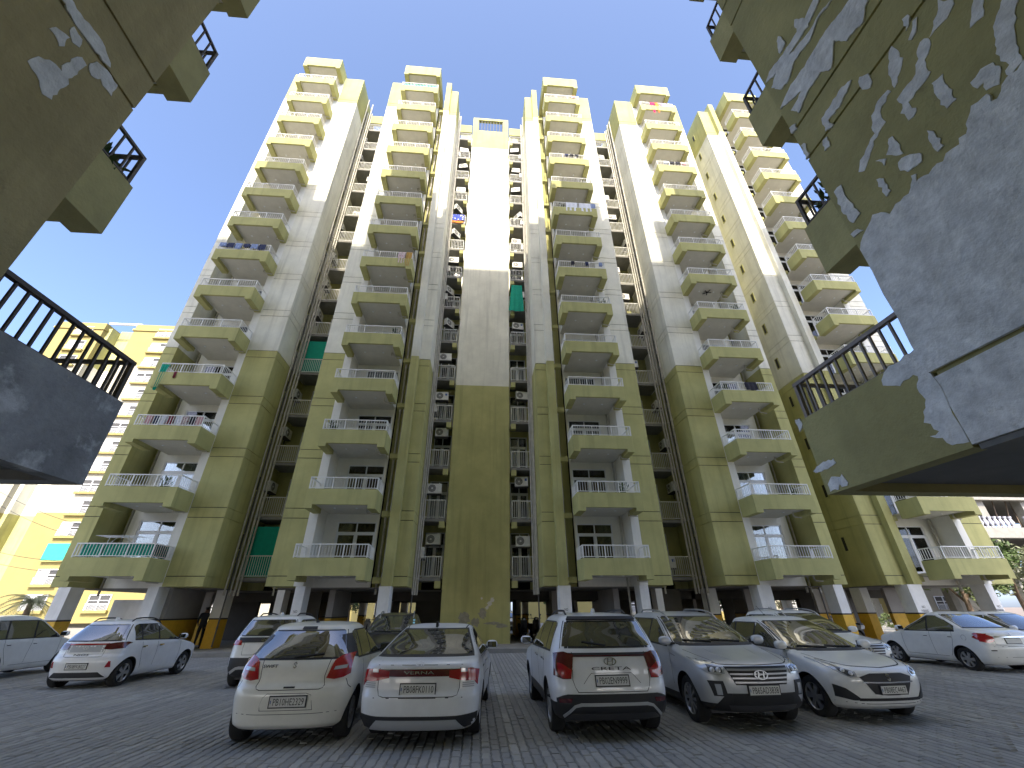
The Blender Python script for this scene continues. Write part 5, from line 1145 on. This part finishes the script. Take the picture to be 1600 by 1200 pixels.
# ================================================================ vegetation
mat('leaf_a', (0.075, 0.12, 0.035), 0.7, var=0.4, vscale=2); mat('leaf_b', (0.11, 0.15, 0.05), 0.7, var=0.35, vscale=2); mat('leaf_pale', (0.19, 0.21, 0.12), 0.7, var=0.3, vscale=2)
mat('bark', (0.14, 0.10, 0.07), 0.9, var=0.3, vscale=6, bump=0.5)
def crown_mesh(rx, ry, rz, n, leaf, rnd, m, clumps=26):
    vs = []; fs = []; cl = []
    for i in range(clumps):
        while True:
            p = Vector((rnd.uniform(-1, 1), rnd.uniform(-1, 1), rnd.uniform(-1, 1)))
            if 0.25 < p.length < 1: break
        cl.append((Vector((p.x*rx, p.y*ry, p.z*rz)), rnd.uniform(0.18, 0.36)*min(rx, rz)))
    for i in range(n):
        c, r = rnd.choice(cl); d = Vector((rnd.gauss(0, 1), rnd.gauss(0, 1), rnd.gauss(0, 1))).normalized()*r*rnd.random()**0.4; p = c+d
        a = Vector((rnd.gauss(0, 1), rnd.gauss(0, 1), rnd.gauss(0, 0.6))).normalized(); b = a.cross(Vector((rnd.gauss(0, 1), rnd.gauss(0, 1), 1))).normalized()
        L = leaf*rnd.uniform(0.7, 1.4); W = L*0.38; o = len(vs)
        vs += [p-a*L, p+b*W, p+a*L, p-b*W]; fs.append((o, o+1, o+2, o+3))
    me = bpy.data.meshes.new('crown'); me.from_pydata(vs, [], fs); me.materials.append(MAT[m]); return me
rt = random.Random(9)
CR = [crown_mesh(1.7, 1.7, 1.5, 2600, 0.13, rt, m) for m in ('leaf_a', 'leaf_b', 'leaf_pale')]
trunk = MB().use('bark').tube([(0, 0, 0), (0.05, 0.02, 0.9), (-0.03, 0.05, 1.8), (0.06, 0, 2.9)], [0.16, 0.13, 0.10, 0.04], 9).tube([(0, 0.03, 1.4), (0.5, 0.2, 2.2), (0.9, 0.3, 2.9)], [0.07, 0.05, 0.02], 7).tube([(-0.02, 0.05, 1.6), (-0.5, -0.3, 2.4), (-0.8, -0.4, 3.0)], [0.06, 0.045, 0.02], 7).mesh('trunk', True)
def tree(x, y, s, k, label, group, z=0.0):
    t = empty('tree', (x, y, z), rt.uniform(0, 6), label=label, category='tree', group=group, scale=(s, s, s))
    put('trunk', trunk, t); put('crown', CR[k], t, (0, 0, 3.1))
TR = [(31.5, 27.5, 1.25, 1, 'green leafy tree beside the fifth tower at the right edge'), (35.5, 30.0, 1.5, 0, 'dark leafy tree farther out at the right edge'), (40.5, 31.5, 1.3, 2, 'pale dusty tree at the right edge below the concrete frame'), (37.0, 26.5, 0.85, 1, 'low bushy tree at the right edge above the parked cars')]
for t in TR: tree(*t, 'trees at the right edge')
TL = ('first', 'second', 'third', 'fourth', 'fifth', 'sixth', 'seventh', 'eighth', 'ninth')
for i, (x, y) in enumerate(((13.4, 43), (16.2, 44), (19.6, 42.5), (23.5, 43.5), (29.5, 43), (33, 44), (8.0, 45), (-2.5, 47), (-12, 46))):
    tree(x, y, 0.95, (1, 2, 0)[i % 3], ('leafy', 'pale', 'dark')[i % 3]+' tree beyond the open stilt storey, '+('left of the hedge', 'second behind the hedge', 'third behind the hedge', 'fourth behind the hedge', 'fifth behind the hedge', 'rightmost behind the hedge', 'under the third tower', 'left of the central wall', 'under the second tower')[i], 'trees behind the stilt storey')
hb = crown_mesh(1.6, 0.5, 0.55, 1500, 0.07, rt, 'leaf_b', 40)
for i in range(9):
    put('hedge', hb, None, (13.5+i*2.9, 39.6, 0.55), label='clipped green hedge section beyond the open stilt storey, '+('first', 'second', 'third', 'fourth', 'fifth', 'sixth', 'seventh', 'eighth', 'ninth')[i]+' from the left', category='hedge', group='hedge sections beyond the stilts')
for i, (x, y) in enumerate(((-27.0, 29.5), (-31.0, 31.0))):
    put('shrub', CR[i], None, (x-0.8*i, y, 0.6), scale=(0.75, 0.75, 0.7), label=('dark green shrub', 'rounded green shrub')[i]+(' below the palm at the left edge', ' at the far left edge beside the parked car')[i], category='shrub')
def palm(loc, label, h=2.2, L=1.7, n=26, m='leaf_pale'):
    p = empty('palm_tree', loc, 0, label=label, category='palm tree')
    MB().use('bark').tube([(0, 0, 0), (0.04, 0, h*0.5), (0, 0.03, h)], [0.2, 0.17, 0.12], 10).build('trunk', p, smooth=True)
    r = random.Random(4)
    for i in range(n):
        a = 2*PI*i/n+r.uniform(-0.2, 0.2); el = r.uniform(-0.2, 1.1); b = MB().use(m); pts = []
        for k in range(9):
            t = k/8; rad = L*t*math.cos(el*0.6); z = h+L*(math.sin(el)*t-0.75*t*t); pts.append(Vector((rad*math.cos(a), rad*math.sin(a), z)))
        for k in range(8):
            d = (pts[k+1]-pts[k]).normalized(); sd = d.cross(Vector((0, 0, 1))).normalized()
            for q in (-1, 1):
                for j in range(3):
                    o = pts[k]+(pts[k+1]-pts[k])*(j/3); tip = o+(sd*q*0.9+d*0.55-Vector((0, 0, 0.35))).normalized()*0.42*(1-0.5*k/8)
                    b.add([o, o+d*0.035, tip], [(0, 1, 2)])
        b.tube(pts, [0.02-0.0018*k for k in range(9)], 5); b.build('frond', p)
palm((-25.2, 28.5, 0), 'bushy date palm at the left edge in front of the far yellow block')
# ================================================================ laundry, nets, clutter
CL = dict(navy=(0.03, 0.04, 0.10), white_cloth=(0.72, 0.75, 0.82), bluecloth=(0.25, 0.32, 0.52), red=(0.52, 0.01, 0.09), orange_cloth=(0.75, 0.22, 0.03), purple=(0.45, 0.28, 0.55), ochre=(0.50, 0.30, 0.07), teal=(0.0, 0.30, 0.20), pink=(0.65, 0.38, 0.40), blackcloth=(0.02, 0.02, 0.03), maroon=(0.22, 0.03, 0.05))
for k, v in CL.items(): mat('c_'+k, v, 0.9, var=0.12, vscale=5)
def patterned(name, c1, c2, sc):
    m = bpy.data.materials.new(name); m.use_nodes = True; nt = m.node_tree; p = nt.nodes['Principled BSDF']; p.inputs['Roughness'].default_value = 0.9
    g = nt.nodes.new('ShaderNodeNewGeometry'); v = nt.nodes.new('ShaderNodeTexVoronoi'); v.inputs['Scale'].default_value = sc; nt.links.new(g.outputs['Position'], v.inputs['Vector'])
    nt.links.new(_mix(nt, c1, c2, _ramp(nt, v.outputs['Distance'], 0.25, 0.4)), p.inputs['Base Color']); MAT[name] = m
patterned('c_floral', (0.35, 0.10, 0.14), (0.66, 0.55, 0.55), 11); patterned('c_bluepat', (0.68, 0.68, 0.72), (0.05, 0.08, 0.42), 5)
rc = random.Random(12)
def cloth(m, x0, x1, ztop, front, back, y, label, name='laundry', group=None, taper=0.0, cat='laundry'):
    n = 14; prof = [(0.06, -back), (0.055, -back*0.5), (0.03, 0.0), (0.0, 0.022), (-0.035, 0.0), (-0.05, -front*0.35), (-0.055, -front*0.7), (-0.06, -front)]
    vs = []; fs = []; ph = rc.uniform(0, 6); skew = rc.uniform(-0.05, 0.05)*front
    for i in range(n+1):
        t = i/n
        for j, (dy, dz) in enumerate(prof):
            fold = 0.022*math.sin(t*17+ph)*min(1, abs(dz)/0.25)
            xx = x0+(x1-x0)*t
            if dz < 0 and j > 4: xx = xx+(((x0+x1)/2-xx)*taper+skew)*(-dz/front); dz = dz+0.03*math.sin(t*7+ph)*(-dz/front)
            vs.append((xx, y+dy+fold, ztop+dz))
    k = len(prof)
    for i in range(n):
        for j in range(k-1): fs.append((i*k+j, (i+1)*k+j, (i+1)*k+j+1, i*k+j+1))
    b = MB().use(m); b.add(vs, fs); me = b.mesh(name, True)
    cx = (x0+x1)/2
    for v in me.vertices: v.co -= Vector((cx, y, ztop))
    return put(name, me, None, (cx, y, ztop), label=label, category=cat, group=group)
RY = YB+0.06
def rz_(k): return 2.77+3*(k-1)+1.47
g = 'laundry on the balcony railings'
for i in range(6): cloth('c_navy' if i % 2 else 'c_bluecloth', -16.9+i*0.48, -16.5+i*0.48, rz_(7), 0.35+0.08*(i % 3), 0.3, RY, ('navy', 'faded blue')[(i+1) % 2]+' garment, '+ORD[i+1]+' from left on the leftmost tower, seventh floor railing', group=g)
cloth('c_teal', -16.95, -16.55, rz_(4)-0.1, 1.55, 0.1, RY, 'long teal cloth hanging off the leftmost tower, fourth floor', group=g, taper=0.5)
cloth('c_maroon', -16.15, -16.0, rz_(4)-0.55, 0.38, 0.1, RY-0.03, 'small maroon cloth hanging below the railing beside the teal cloth', group=g)
for i, m in enumerate(('pink', 'navy', 'white_cloth', 'maroon', 'white_cloth', 'floral', 'blackcloth', 'pink')):
    cloth('c_'+m, -16.6+i*0.34, -16.33+i*0.34, rz_(3)-0.02, 0.45, 0.35, RY+0.12, m.replace('_cloth', '').replace('blackcloth', 'black')+' clothing, '+ORD[i+1]+' from left on the leftmost tower, third floor railing', group=g)
cloth('c_floral', -5.75, -5.3, rz_(7), 1.0, 0.4, RY, 'pink floral sheet hanging over the second tower, seventh floor railing', group=g)
cloth('c_ochre', -5.25, -4.85, rz_(7), 1.25, 0.4, RY, 'ochre cloth hanging beside the floral sheet, second tower', group=g, taper=0.4)
for i in range(2): cloth('c_white_cloth', 5.75+i*0.98, 6.62+i*0.98, rz_(9), 0.95, 0.4, RY, ('left', 'right')[i]+' of two white sheets on the third tower, ninth floor railing', group=g)
cloth('c_bluecloth', 7.62, 7.98, rz_(9), 0.5, 0.4, RY, 'small blue towel beside the two white sheets', group=g)
cloth('c_pink', 7.25, 7.75, rz_(14), 0.35, 0.3, RY, 'pink cloth on the topmost railing of the third tower', group=g)
for i in range(3): cloth('c_blackcloth' if i else 'c_navy', 6.1+i*0.4, 6.4+i*0.4, rz_(11), 0.22, 0.3, RY, ('navy', 'left black', 'right black')[i]+' garment on the third tower, eleventh floor railing', group=g)
for i, m in enumerate(('blackcloth', 'navy', 'bluecloth')): cloth('c_'+m, 5.7+i*0.95, 5.92+i*0.95, rz_(7), 0.35, 0.3, RY, m.replace('blackcloth', 'black').replace('bluecloth', 'blue')+' garment on the third tower, seventh floor railing', group=g)
cloth('c_red', 14.75, 15.2, rz_(14), 1.75, 0.4, RY, 'long crimson sari hanging from the fourth tower top railing', group=g, taper=0.55)
cloth('c_orange_cloth', 15.22, 15.55, rz_(14), 1.7, 0.4, RY, 'long orange cloth beside the crimson sari', group=g, taper=0.6)
cloth('c_purple', 15.85, 16.35, rz_(14), 0.6, 0.4, RY, 'purple cloth right of the crimson sari on the top railing', group=g)
for i, m in enumerate(('white_cloth', 'blackcloth', 'blackcloth', 'pink')): cloth('c_'+m, 14.4+i*0.5, 14.8+i*0.5, rz_(11), 0.3, 0.3, RY, m.replace('_cloth', '').replace('blackcloth', 'black')+' garment, '+ORD[i+1]+' from left on the fourth tower, eleventh floor railing', group=g)
cloth('c_blackcloth', 15.3, 16.0, rz_(4), 0.55, 0.3, RY, 'dark grey cloth on the fourth tower, fourth floor railing', group=g)
cloth('c_teal', 1.95, 2.75, 23.3, 2.5, 0.15, 23.75, 'large green cloth hanging in the recess right of the central wall', group=g, taper=-0.4)
cloth('c_bluepat', -3.05, -2.0, 31.15, 0.75, 0.3, 24.0, 'blue and white patterned sheet in the recess left of the central wall', group=g)
cloth('c_orange_cloth', -3.0, -2.05, 30.32, 0.25, 0.05, 23.97, 'orange cloth strip under the blue patterned sheet', group=g)
# green privacy nets behind railings
def net(x0, x1, z, label, depth=0.0, h=0.5):
    n = 30; vs = []; fs = []
    pts = [(x0+(x1-x0)*i/n, RY+0.05+0.012*math.sin(i*1.9)) for i in range(n+1)]
    if depth: pts += [(x1-0.03, RY+0.08+depth*i/8) for i in range(1, 9)]
    for i, (x, y) in enumerate(pts): vs += [(x, y, z-h+0.02*math.sin(i)), (x, y, z+0.012*math.sin(i*0.7)), (x, y+0.012, z), (x, y+0.012, z-h)]
    for i in range(len(pts)-1): fs += [(4*i+j, 4*i+4+j, 4*i+4+(j+1) % 4, 4*i+(j+1) % 4) for j in range(4)]
    MB().use('c_teal').add([(a-x0, b-RY, c-z) for a, b, c in vs], fs).build('privacy_net', None, (x0, RY, z), label=label, category='net')
net(-16.75, -13.95, rz_(1)-0.03, 'green net lining the first floor railing of the leftmost tower', 1.05)
net(-7.9, -4.9, rz_(14)-0.03, 'green net lining the topmost railing of the second tower')
b = MB().use('c_teal').box(-11.95, -10.15, 23.9, 23.93, 3.15, 5.6); b.build('privacy_net', None, label='dark green screen closing the first floor recess between the left towers', category='net')
MB().use('c_teal').box(-11.95, -10.15, 23.9, 23.93, 15.2, 17.6).build('privacy_net', None, label='dark green screen on the fifth floor recess between the left towers', category='net')
# ceiling fan under a balcony of the fourth tower
fan = MB().use('black').lathe([(0, 0), (0.09, 0), (0.1, 0.05), (0.02, 0.09)], 12)
for k in range(5): a = 2*PI*k/5; fan.obox((0.28*math.cos(a), 0.28*math.sin(a), 0.03), (0.2*math.cos(a), 0.2*math.sin(a), 0), (-0.055*math.sin(a), 0.055*math.cos(a), 0), (0, 0, 0.006))
fan.build('ceiling_fan', None, (15.4, 20.9, 2.77+3*6+0.12), label='black ceiling fan under a balcony of the fourth tower', category='fan', scale=(0.62, 0.62, 0.8))
# drying rack on the first floor balcony of the leftmost tower
dr = MB().use('frame')
for s in (-1, 1):
    dr.tube([(s*0.75, -0.2, 0), (s*0.35, 0.2, 0.95)], 0.012, 6); dr.tube([(s*0.75, 0.2, 0), (s*0.35, -0.2, 0.95)], 0.012, 6)
for i in range(5): dr.tube([(-0.9, -0.3+i*0.15, 0.95), (0.9, -0.3+i*0.15, 0.95)], 0.008, 5)
dro = dr.build('drying_rack', None, (-16.0, 20.9, 3.13+0.55), label='folding clothes rack on the first floor balcony of the leftmost tower', category='drying rack')
# overhead cables on the left
for i, (a, b_) in enumerate((((-31, 29, 8.6), (-18.4, 24.5, 5.2)), ((-31, 29.2, 7.9), (-18.4, 24.8, 4.6)), ((-31, 29, 5.4), (-18.4, 24.5, 3.9)), ((-31, 29.2, 4.8), (-18.4, 24.6, 3.4)))):
    a, b_ = Vector(a), Vector(b_); pts = [a+(b_-a)*(k/12)-Vector((0, 0, 0.35*math.sin(PI*k/12))) for k in range(13)]
    MB().use('black').tube(pts, 0.012, 5).build('overhead_cable', None, label=('topmost', 'second', 'third', 'lowest')[i]+' of the overhead cables crossing the far yellow block on the left', category='cable', group='overhead cables on the left')
# potted plants on the foreground balconies
def pot_plant(loc, label, n=46, L=0.22):
    p = empty('potted_plant', loc, 0, label=label, category='plant')
    mat('terracotta', (0.12, 0.08, 0.06), 0.8)
    MB().use('terracotta').lathe([(0.0, 0), (0.10, 0), (0.14, 0.24), (0.125, 0.24), (0.11, 0.2), (0, 0.2)], 14).build('pot', p, smooth=True)
    r = random.Random(int(abs(loc[0]*100+loc[2]*10))); b = MB().use('leaf_a')
    for i in range(n):
        a = r.uniform(0, 6.28); e = r.uniform(0.1, 1.4); h = 0.2+r.uniform(0, 0.5); o = Vector((0.1*r.gauss(0, 1), 0.1*r.gauss(0, 1), h)); d = Vector((math.cos(a)*math.cos(e), math.sin(a)*math.cos(e), math.sin(e))); sd = d.cross(Vector((0, 0, 1))).normalized()*0.035
        b.add([o, o+d*L*0.5+sd, o+d*L, o+d*L*0.5-sd], [(0, 1, 2, 3)]); b.tube([Vector((0, 0, 0.2)), o], 0.005, 4, False)
    b.build('foliage', p)
for x, y, z, w in ((-5.05, 3.62, 6.28, 'left foreground block, lowest upper balcony, nearest its corner'), (-5.4, 3.65, 6.28, 'left foreground block, lowest upper balcony, second from its corner'), (5.05, 3.62, 6.28, 'right foreground block, lowest upper balcony, nearest its corner'), (5.1, 3.3, 6.28, 'right foreground block, lowest upper balcony, against the wall')):
    pot_plant((x, y, z), 'dark leafy potted plant behind railing, '+w)
for x, k, w in ((7.2, 2, 'third tower, second floor'), (5.4, 9, 'third tower, ninth floor'), (-5.2, 5, 'second tower, fifth floor'), (-14.6, 2, 'leftmost tower, second floor'), (16.3, 2, 'fourth tower, second floor'), (16.5, 6, 'fourth tower, sixth floor'), (-7.6, 3, 'second tower, third floor'), (14.2, 4, 'fourth tower, fourth floor'), (7.6, 6, 'third tower, sixth floor')):
    pot_plant((x, 20.25, 2.77+3*(k-1)+0.62), 'green potted plant on the balcony of the '+w, 60, 0.26)
# ================================================================ person and two-wheelers under the stilts
mat('skin', (0.25, 0.14, 0.09), 0.6); mat('shirt', (0.03, 0.035, 0.05), 0.85); mat('trouser', (0.02, 0.022, 0.03), 0.85); mat('hair', (0.012, 0.01, 0.01), 0.7)
def person(loc, rz, label):
    J = dict(pel=(0, 0, 0.93), sp=(0, 0.0, 1.15), ch=(0, 0, 1.36), ne=(0, 0.01, 1.47), hd=(0, -0.01, 1.56), tp=(0, -0.005, 1.68),
             sl=(0.18, 0, 1.40), el=(0.25, 0.03, 1.13), wl=(0.22, -0.14, 0.93), hl=(0.2, -0.2, 0.86), sr=(-0.18, 0, 1.40), er=(-0.27, 0.05, 1.15), wr=(-0.20, -0.12, 1.0), hr=(-0.14, -0.17, 0.96),
             pl=(0.09, 0, 0.90), kl=(0.11, -0.03, 0.49), al=(0.12, 0.02, 0.09), tl=(0.14, -0.14, 0.035), pr=(-0.09, 0, 0.90), kr=(-0.10, -0.02, 0.49), ar=(-0.12, 0.03, 0.09), tr=(-0.15, -0.13, 0.035))
    R = dict(pel=(0.15, 0.11), sp=(0.145, 0.10), ch=(0.17, 0.11), ne=(0.058, 0.06), hd=(0.078, 0.095), tp=(0.06, 0.075), sl=(0.065, 0.065), el=(0.046, 0.046), wl=(0.03, 0.033), hl=(0.035, 0.025), pl=(0.088, 0.09), kl=(0.062, 0.065), al=(0.042, 0.045), tl=(0.042, 0.03))
    E = [('pel', 'sp'), ('sp', 'ch'), ('ch', 'ne'), ('ne', 'hd'), ('hd', 'tp')]
    for q in 'lr': E += [('ch', 's'+q), ('s'+q, 'e'+q), ('e'+q, 'w'+q), ('w'+q, 'h'+q), ('pel', 'p'+q), ('p'+q, 'k'+q), ('k'+q, 'a'+q), ('a'+q, 't'+q)]
    ks = list(J); me = bpy.data.meshes.new('p'); me.from_pydata([J[k] for k in ks], [(ks.index(a), ks.index(b)) for a, b in E], [])
    o = bpy.data.objects.new('p', me); COL.objects.link(o); sk = o.modifiers.new('s', 'SKIN'); sk.use_smooth_shade = True
    for i, k in enumerate(ks):
        kk = k if k in R else k[0]+'l'; me.skin_vertices[0].data[i].radius = R[kk]; me.skin_vertices[0].data[i].use_root = (k == 'pel')
    ss = o.modifiers.new('u', 'SUBSURF'); ss.levels = 2; ss.render_levels = 2
    dg = bpy.context.evaluated_depsgraph_get(); m2 = bpy.data.meshes.new_from_object(o.evaluated_get(dg)); bpy.data.objects.remove(o)
    m2.materials.clear()
    for n in ('shirt', 'trouser', 'skin', 'hair', 'black'): m2.materials.append(MAT[n])
    for f in m2.polygons:
        c = f.center; z = c.z; arm = abs(c.x) > 0.17 and z < 1.1
        f.material_index = 3 if (z > 1.60 or (z > 1.53 and c.y > 0.02)) else 2 if z > 1.46 else (2 if (abs(c.x) > 0.12 and c.y < -0.08 and 0.8 < z < 1.05) else (0 if z > 0.95 or arm else (1 if z > 0.09 else 4)))
        f.use_smooth = True
    root = put('person', m2, None, loc, rz, label=label, category='person')
    fc = MB().use('skin').ell((0, -0.112, 1.555), 0.013, 0.022, 0.024, 8, 6).use('black').ell((0.03, -0.098, 1.58), 0.012, 0.008, 0.008, 8, 5).ell((-0.03, -0.098, 1.58), 0.012, 0.008, 0.008, 8, 5).use('hair').ell((0, -0.098, 1.515), 0.028, 0.01, 0.008, 8, 5)
    fc.build('face', root, smooth=True)
    hh = MB().use('skin')
    for q, (hx, hy, hz) in ((1, J['hl']), (-1, J['hr'])):
        for i in range(4): hh.tube([(hx+q*(-0.02+0.014*i), hy-0.015, hz-0.01), (hx+q*(-0.022+0.015*i), hy-0.04, hz-0.04), (hx+q*(-0.022+0.015*i), hy-0.035, hz-0.07+0.006*abs(i-1.5))], 0.0075, 6)
        hh.tube([(hx-q*0.025, hy-0.01, hz), (hx-q*0.045, hy-0.03, hz-0.02), (hx-q*0.042, hy-0.045, hz-0.045)], 0.008, 6)
    hh.build('fingers', root, smooth=True)
    MB().use('shirt').lathe([(0.0, 0.005), (0.082, 0.0), (0.088, -0.03), (0.08, -0.05)], 16, 'z', (0, 0.0, 1.69)).box(-0.06, 0.06, -0.15, -0.06, 1.635, 1.645).build('cap', root, smooth=True)
    return root
person((-13.0, 23.9, 0.13), 0.25, 'man in dark shirt, trousers and cap standing under the leftmost tower')
def scooter(loc, rz, label, col):
    s = empty('scooter', loc, rz, label=label, category='scooter', group='two-wheelers parked under the stilts')
    ty = MB().use('tyre').lathe([(0.15, -0.04), (0.2, -0.05), (0.245, -0.03), (0.25, 0), (0.245, 0.03), (0.2, 0.05), (0.15, 0.04)], 24, 'y').use('alloy').lathe([(0, -0.03), (0.15, -0.035), (0.15, 0.035), (0, 0.03)], 18, 'y')
    wm = ty.mesh('wheel', True)
    for x in (0.62, -0.6): put('wheel', wm, s, (x, 0, 0.25))
    MB().use(col).prism([(-0.85, 0.52), (-0.9, 0.68), (-0.6, 0.74), (-0.1, 0.70), (0.0, 0.55), (-0.05, 0.34), (-0.35, 0.30), (-0.5, 0.46)], -0.14, 0.14, 'y').build('rear_body', s)
    MB().use(col).prism([(0.28, 0.30), (0.38, 0.30), (0.50, 0.95), (0.40, 0.98)], -0.19, 0.19, 'y').box(-0.08, 0.34, -0.15, 0.15, 0.27, 0.31).build('front_apron', s)
    MB().use(col).prism([(0.42, 0.50), (0.62, 0.545), (0.85, 0.42), (0.87, 0.36), (0.62, 0.50), (0.44, 0.45)], -0.07, 0.07, 'y').build('mudguard', s)
    MB().use('plastic').prism([(-0.88, 0.70), (-0.86, 0.78), (-0.3, 0.79), (0.0, 0.76), (0.0, 0.70)], -0.13, 0.13, 'y').build('seat', s)
    MB().use('plastic').tube([(0.36, -0.34, 1.06), (0.42, -0.1, 1.04), (0.42, 0.1, 1.04), (0.36, 0.34, 1.06)], 0.018, 7).tube([(0.63, 0, 0.3), (0.42, 0, 1.0)], 0.025, 7).build('handlebar', s)
    MB().use(col).ell((0.45, 0, 1.03), 0.09, 0.14, 0.09).build('headlight_cowl', s, smooth=True); MB().use('lampclear').ell((0.52, 0, 1.02), 0.03, 0.08, 0.05).build('headlight', s, smooth=True)
    for q in (-1, 1): MB().use('plastic').tube([(0.40, q*0.24, 1.06), (0.40, q*0.28, 1.2)], 0.008, 5).ell((0.39, q*0.29, 1.23), 0.015, 0.05, 0.04).build('mirror', s)
for a in (((19.0, 23.2, 0.13), 1.9, 'grey scooter parked under the stilts between the fourth and fifth towers', 'skid'), ((2.7, 27.0, 0.13), -1.5, 'dark scooter parked under the stilts right of the central wall', 'paint_black'), ((3.4, 27.4, 0.13), -1.4, 'second dark scooter right of the central wall, farther from it', 'plastic'),
          ((-11.2, 27.3, 0.13), -1.2, 'dark scooter parked under the stilts in the left recess', 'paint_black'), ((-5.9, 27.2, 0.13), -1.6, 'silver scooter under the second tower', 'paint_silver'), ((12.0, 24.9, 0.13), -1.8, 'black scooter under the stilts between the third and fourth towers', 'paint_black')): scooter(*a)
MB().use('scaf').tube([(-13.1, 24.3, 0.13), (-12.9, 24.3, 2.4)], 0.03, 6).tube([(-12.6, 24.3, 0.13), (-12.4, 24.3, 2.4)], 0.03, 6).build('support_pole', BLD, (0, -21.2, 0))
# filler walls in the stilt storey, dark colour standing in for its dimness
mat('stilt_dim', (0.10, 0.095, 0.085), 0.9, var=0.2)
for a in ((-12.9, -9.0, 30.5, 31.0), (-18.2, -16.8, 27.5, 28), (-3.6, -1.8, 28.5, 28.8), (-9.9, -8.4, 26.0, 26.2), (8.2, 9.6, 28.5, 28.8), (20.5, 22.5, 28, 28.4), (23.5, 26.5, 30, 30.3), (10.2, 11.2, 24.6, 24.8), (14.4, 15.6, 30.0, 30.3), (-7.0, -6.2, 33.5, 33.8), (-15.9, -13.4, 30, 30.3), (17.6, 19.4, 32, 32.2), (11.6, 13.0, 33, 33.3)):
    part(MB().use('stilt_dim').box(*a, 0.131, 2.549), 'dim_filler_wall')
part(MB().use('stilt_dim').box(-18.2, 27.2, 27.0, 27.3, 2.1, 2.549), 'cross_beam'); part(MB().use('stilt_dim').box(-18.2, 27.2, 33.0, 33.3, 2.1, 2.549), 'cross_beam')
# two more cars beyond the building, seen through the stilts
def copy_tree(o, parent=None):
    c = o.copy(); COL.objects.link(c)
    if parent: c.parent = parent
    for ch in o.children: copy_tree(ch, c)
    return c
src = [o for o in COL.objects if o.name.startswith('parked_car') and 'roof rails' in o.get('label', '')][0]
for x, y, lb in ((2.55, 39.5, 'white car beyond the stilts, right of the central wall'), (7.7, 40.0, 'white car beyond the stilts under the third tower'), (17.6, 40.0, 'white car beyond the stilts between the third and fourth towers')):
    q = copy_tree(src); q.location = (x, y, 0); q['label'] = lb
